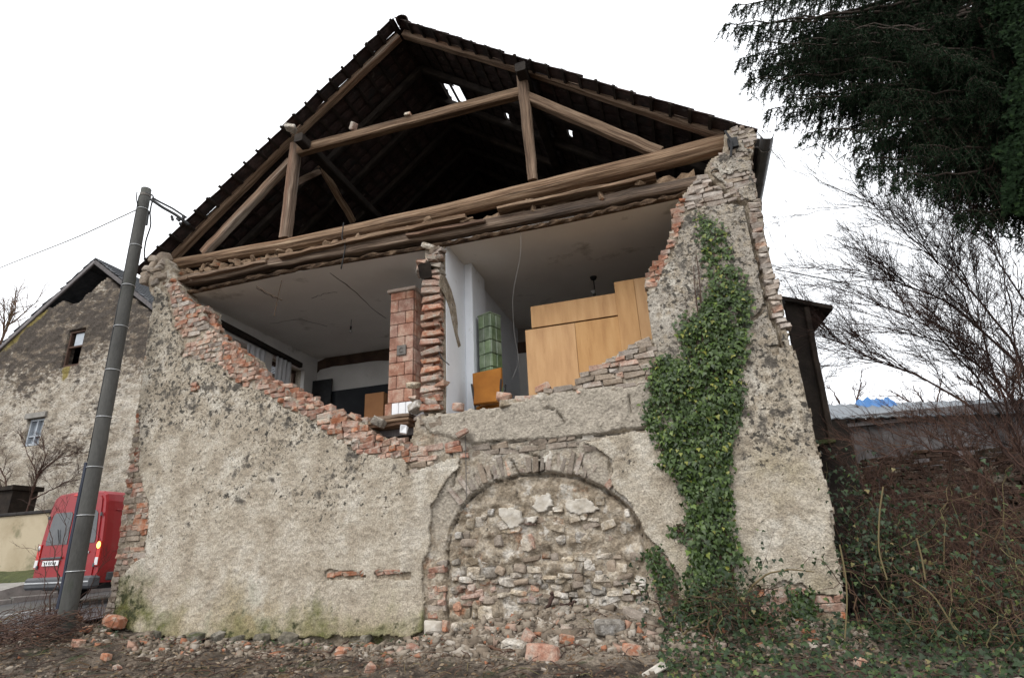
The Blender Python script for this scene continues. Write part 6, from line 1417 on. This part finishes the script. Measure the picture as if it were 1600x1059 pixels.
DEBRIS = [  # u, v, size, mesh kind, tilt, label
 (478/2.655, 660+840/2.655, (.36, .22, .2), 'brick', .3, 'large orange brick chunk beside the corner of the wall, right of the pole foot'),
 (330/2.655, 660+925/2.655, (.2, .13, .12), 'brick', .2, 'orange brick lump lying on the soil below the pole foot'),
 (360/2.655, 660+865/2.655, (.2, .12, .1), 'brick', -.3, 'red brick piece close under the pole foot'),
 (320/2.655, 660+815/2.655, (.2, .12, .1), 'brick', .5, 'tilted brick leaning at the pole foot'),
 (445/2.655, 660+980/2.655, (.17, .1, .09), 'brick', .1, 'dull red half brick in the dark soil at the lower left'),
 (490/2.655, 660+1025/2.655, (.1, .08, .07), 'brick', .4, 'small bright orange brick crumb at the lower left edge of the picture'),
 (597/2.655, 660+912/2.655, (.17, .1, .1), 'brick', .2, 'orange brick lump on the soil near the mossy wall foot'),
 (835/2.655, 660+908/2.655, (.13, .08, .05), 'brick', .1, 'flat orange brick flake with a white chip beside it'),
 (180+1097/3.077, 860+492/3.077, (.19, .13, .11), 'brick', .3, 'salmon brick piece left of the arch, alone by a stick'),
 (180+1437/3.077, 860+485/3.077, (.2, .11, .1), 'brick', .6, 'bright orange brick piece standing on edge left of the arch'),
 (180+1235/3.077, 860+580/3.077, (.13, .1, .12), 'brick', .8, 'upright orange brick shard at the lower edge of the picture'),
 (180+1325/3.077, 860+540/3.077, (.1, .08, .08), 'brick', .3, 'small orange brick shard between two larger ones left of the arch'),
 (600+255/3.2, 780+655/3.2, (.26, .14, .17), 'white', .05, 'pale square-cut block at the left foot of the arch'),
 (600+313/3.2, 780+648/3.2, (.08, .13, .15), 'brick', .05, 'small reddish block end beside the pale block'),
 (600+655/3.2, 780+752/3.2, (.36, .2, .17), 'grey', .25, 'large grey-beige stone block tipped in front of the arch'),
 (600+795/3.2, 780+795/3.2, (.38, .2, .2), 'brick', .15, 'large dusky red brick slab below the arch'),
 (600+725/3.2, 780+710/3.2, (.2, .13, .17), 'brick', .9, 'orange brick half standing up in the rubble fan'),
 (600+920/3.2, 780+720/3.2, (.2, .14, .12), 'brick', .3, 'dark red brick half in the middle of the rubble fan'),
 (600+1245/3.2, 780+770/3.2, (.22, .13, .13), 'brick', .3, 'pinkish brick chunk at the right end of the rubble fan'),
 (600+1355/3.2, 780+865/3.2, (.3, .08, .08), 'white', -.6, 'long pale shard at the bottom edge near the ivy'),
 (600+1090/3.2, 780+605/3.2, (.16, .1, .12), 'brick', .1, 'orange brick end sticking out low in the arch filling'),
 (600+1250/3.2, 780+620/3.2, (.42, .14, .3), 'slab', .5, 'flat grey slab leaning against the right foot of the arch'),
 (600+890/3.2, 780+620/3.2, (.40, .14, .3), 'tan', -.4, 'tan triangular stone slab leaning in the middle of the arch foot'),
 (600+1130/3.2, 780+660/3.2, (.42, .2, .2), 'tan', .1, 'long tan stone lying low in front of the arch'),
 (1345, 1041, (.12, .1, .1), 'brick', .3, 'bright orange brick lump among the ground ivy at the lower right'),
]
kinds = {'brick': M['brick'], 'white': M['lime'], 'grey': M['stone'], 'slab': M['brick_grey'], 'tan': M['stone']}
for k, (u, v, s, kd, tilt, lab) in enumerate(DEBRIS):
    p = on_ground(u, min(v, 1056)) if v > 985 else at(u, v, -.12)
    s = tuple(t*(.62 if kd == 'slab' else (.72 if kd in ('grey', 'tan') else .85)) for t in s)
    me = brick_mesh(s, min(s)*.14, 500+k, min(s)*.09); me.materials.append(kinds[kd])
    if k % 3 == 0 and kd == 'brick' or kd in ('grey', 'tan'): me = stone_mesh(700+k, kinds[kd], 'chunk', box=.5, amp=.16); me.transform(Matrix.Diagonal((*[t*1.15 for t in s], 1)))
    nm = {'brick': 'broken_brick', 'white': 'pale_block', 'grey': 'stone_block', 'slab': 'stone_slab', 'tan': 'stone_slab'}[kd]
    o = inst(nm, me, TRS(p+np.array([0, -.02, s[2]*.3]), rot3(random.uniform(-.3, .3), tilt*.6, random.uniform(-.5, .5)))); tag(o, lab, 'brick' if kd == 'brick' else 'stone', 'fallen bricks and stones below the wall')
# loose bricks left on the broken wall edges
for (u, v, Y, s, ry_, lab) in ((787, 620, .12, (.2, .14, .13), .3, 'loose pinkish brick standing beside the orange chair'), (799, 631, .08, (.33, .2, .09), -.12, 'flat grey brick slab lying under the loose pinkish brick'), (716, 636, .1, (.17, .12, .13), .1, 'orange brick standing on the ledge below the white partition face'), (722, 676, -.12, (.17, .12, .08), -.45, 'orange brick poised on top of the thin iron rod'), (631, 671, .02, (.1, .08, .12), .2, 'white tile shard lying under the stove'), (848, 607, .1, (.22, .14, .1), -.3, 'tilted brick on the heap in front of the wide wardrobe'), (1006, 535, .1, (.2, .15, .09), -.1, 'dark brick topping the pile at the right edge of the breach'), (552, 198, .25, (.1, .12, .16), .5, 'pink brick bat balanced on the left end of the collar beam'), (638, 180, .25, (.12, .1, .06), .1, 'small pale stone lying midway on the collar beam'), (455, 200, .0, (.2, .16, .12), .3, 'pale brick perched on the purlin end at the left verge'), (592, 660, .1, (.2, .14, .12), .5, 'hollow grey pot shard on the broken floor left of the stove'), (530, 650, .08, (.2, .12, .065), -.4, 'orange brick tipped over on the raked wall end'), (556, 652, .08, (.2, .12, .065), .6, 'loose orange brick leaning against its neighbour on the raked wall end')):
    mk = 'white_tile' if 'white tile' in lab else ('stone' if 'pale' in lab or 'grey' in lab else ('brick_grey' if 'dark' in lab else ('brick_pink' if 'pink' in lab else 'brick')))
    me = brick_mesh(s, min(s)*.13, int(u), min(s)*.08); me.materials.append(M[mk]); tag(inst('loose_brick' if 'stone' not in lab and 'shard' not in lab else 'loose_fragment', me, TRS(at(u, v, Y), rot3(random.uniform(-.15, .15), ry_, random.uniform(-.4, .4)))), lab, 'brick' if 'brick' in lab else 'fragment', 'loose pieces left on the ruin')
# dark timbers stuck in the arch rubble, sticks on the soil, brush pile by the pole
def stick(pts, r, lab, Y=None, name='stick', a=.2):
    P = np.array(pts); t = np.linspace(0, 1, 12); P = np.stack([np.interp(t, np.linspace(0, 1, len(P)), P[:, k]) for k in range(3)], -1); P[1:-1] += rng.normal(0, r*.5, (10, 3))
    tb = Tubes(6); tb.add(P, np.linspace(r, r*.6, 12), a); tag(tb.build(name, M['twig']), lab, 'stick')
stick([at(864, 926, -.06), at(852, 965, -.12)], .03, 'dark broken stake leaning in the arch rubble', name='stake')
stick([at(872, 948, -.06), at(900, 940, -.02)], .025, 'short black stake end poking out of the arch rubble', name='stake')
stick([at(878, 955, -.1), at(920, 1005, -.35)], .012, 'thin dark rod slanting down over the arch rubble')
stick([on_ground(395, 1022), on_ground(440, 1018), on_ground(495, 1024)], .014, 'long thin dark stick lying on the soil left of the arch')
stick([on_ground(500, 1027), at(545, 1000, -.35)], .016, 'dark stick propped up at the wall foot left of the arch')
stick([on_ground(700, 1003), on_ground(740, 1008), on_ground(790, 1018)], .03, 'grey-green weathered pole half buried below the arch', a=.6)
stick([at(1005, 1010, -.5), at(1045, 990, -.4), at(1090, 985, -.3)], .03, 'weathered beam end lying at the foot of the ivy', a=.5)
stick([at(1050, 1000, -.6), at(1135, 950, -.5)], .012, 'long tan stalk leaning over the weeds below the ivy', a=.9)
bp = thing('brush_pile', 'heap of cut brown twigs at the lower left corner beside the pole', 'brush pile', on_ground(60, 1000)); tb = Tubes(4); q = np.random.default_rng(9)
for k in range(330):
    u = q.uniform(-70, 110); v = 1005-.22*max(u, 0)+q.normal(0, 12); p = on_ground(u, max(min(v, 1050), 975)); a_ = q.normal(.1, .35); L = q.uniform(.25, .8); d = np.array([math.cos(a_), math.sin(a_)*.7, q.normal(.12, .15)])
    tb.add(curve(p+np.array([0, 0, .02+.22*q.random()]), p+d*L+np.array([0, 0, .05+.2*q.random()]), q.normal(0, .05), 6, .012), np.linspace(q.uniform(.004, .011), .002, 6), float(np.clip(q.normal(.35, .2), 0, 1)))
tb.build('twigs', M['twig'], bp, 'stuff')
tb = Tubes(3)
for k in range(700):
    x, y_ = rng.uniform(-6, 7), -.35-2.2*rng.random(); z = float(ground_h(x, y_)); a_ = rng.uniform(0, 6.28); L = rng.uniform(.08, .4)
    tb.add(curve(np.array([x, y_, z+.02]), np.array([x+L*math.cos(a_), y_+L*math.sin(a_)*.8, z+.03+.05*rng.random()]), -.02, 4, .006), rng.uniform(.002, .006), float(rng.random()))
tag(tb.build('twig_litter', M['twig'], None, 'stuff'), 'small twigs strewn over the foreground soil', 'twigs')
weed = thing('dry_weeds', 'tangle of dry brown weeds at the pole foot', 'weeds', on_ground(125, 965)); tb = Tubes(3); q = np.random.default_rng(31)
for k in range(150):
    p = on_ground(q.uniform(20, 185), q.uniform(958, 990)); d = np.array([q.normal(0, .16), q.normal(0, .1), q.uniform(.1, .55)]); tb.add(curve(p, p+d, q.normal(0, .05), 6, .01), np.linspace(.005, .0015, 6), float(np.clip(q.normal(.35, .25), 0, 1)))
tb.build('stem', M['twig'], weed)
print('tris', sum(len(o.data.polygons) for o in bpy.data.objects if o.type == 'MESH'), 'objs', len(bpy.data.objects))
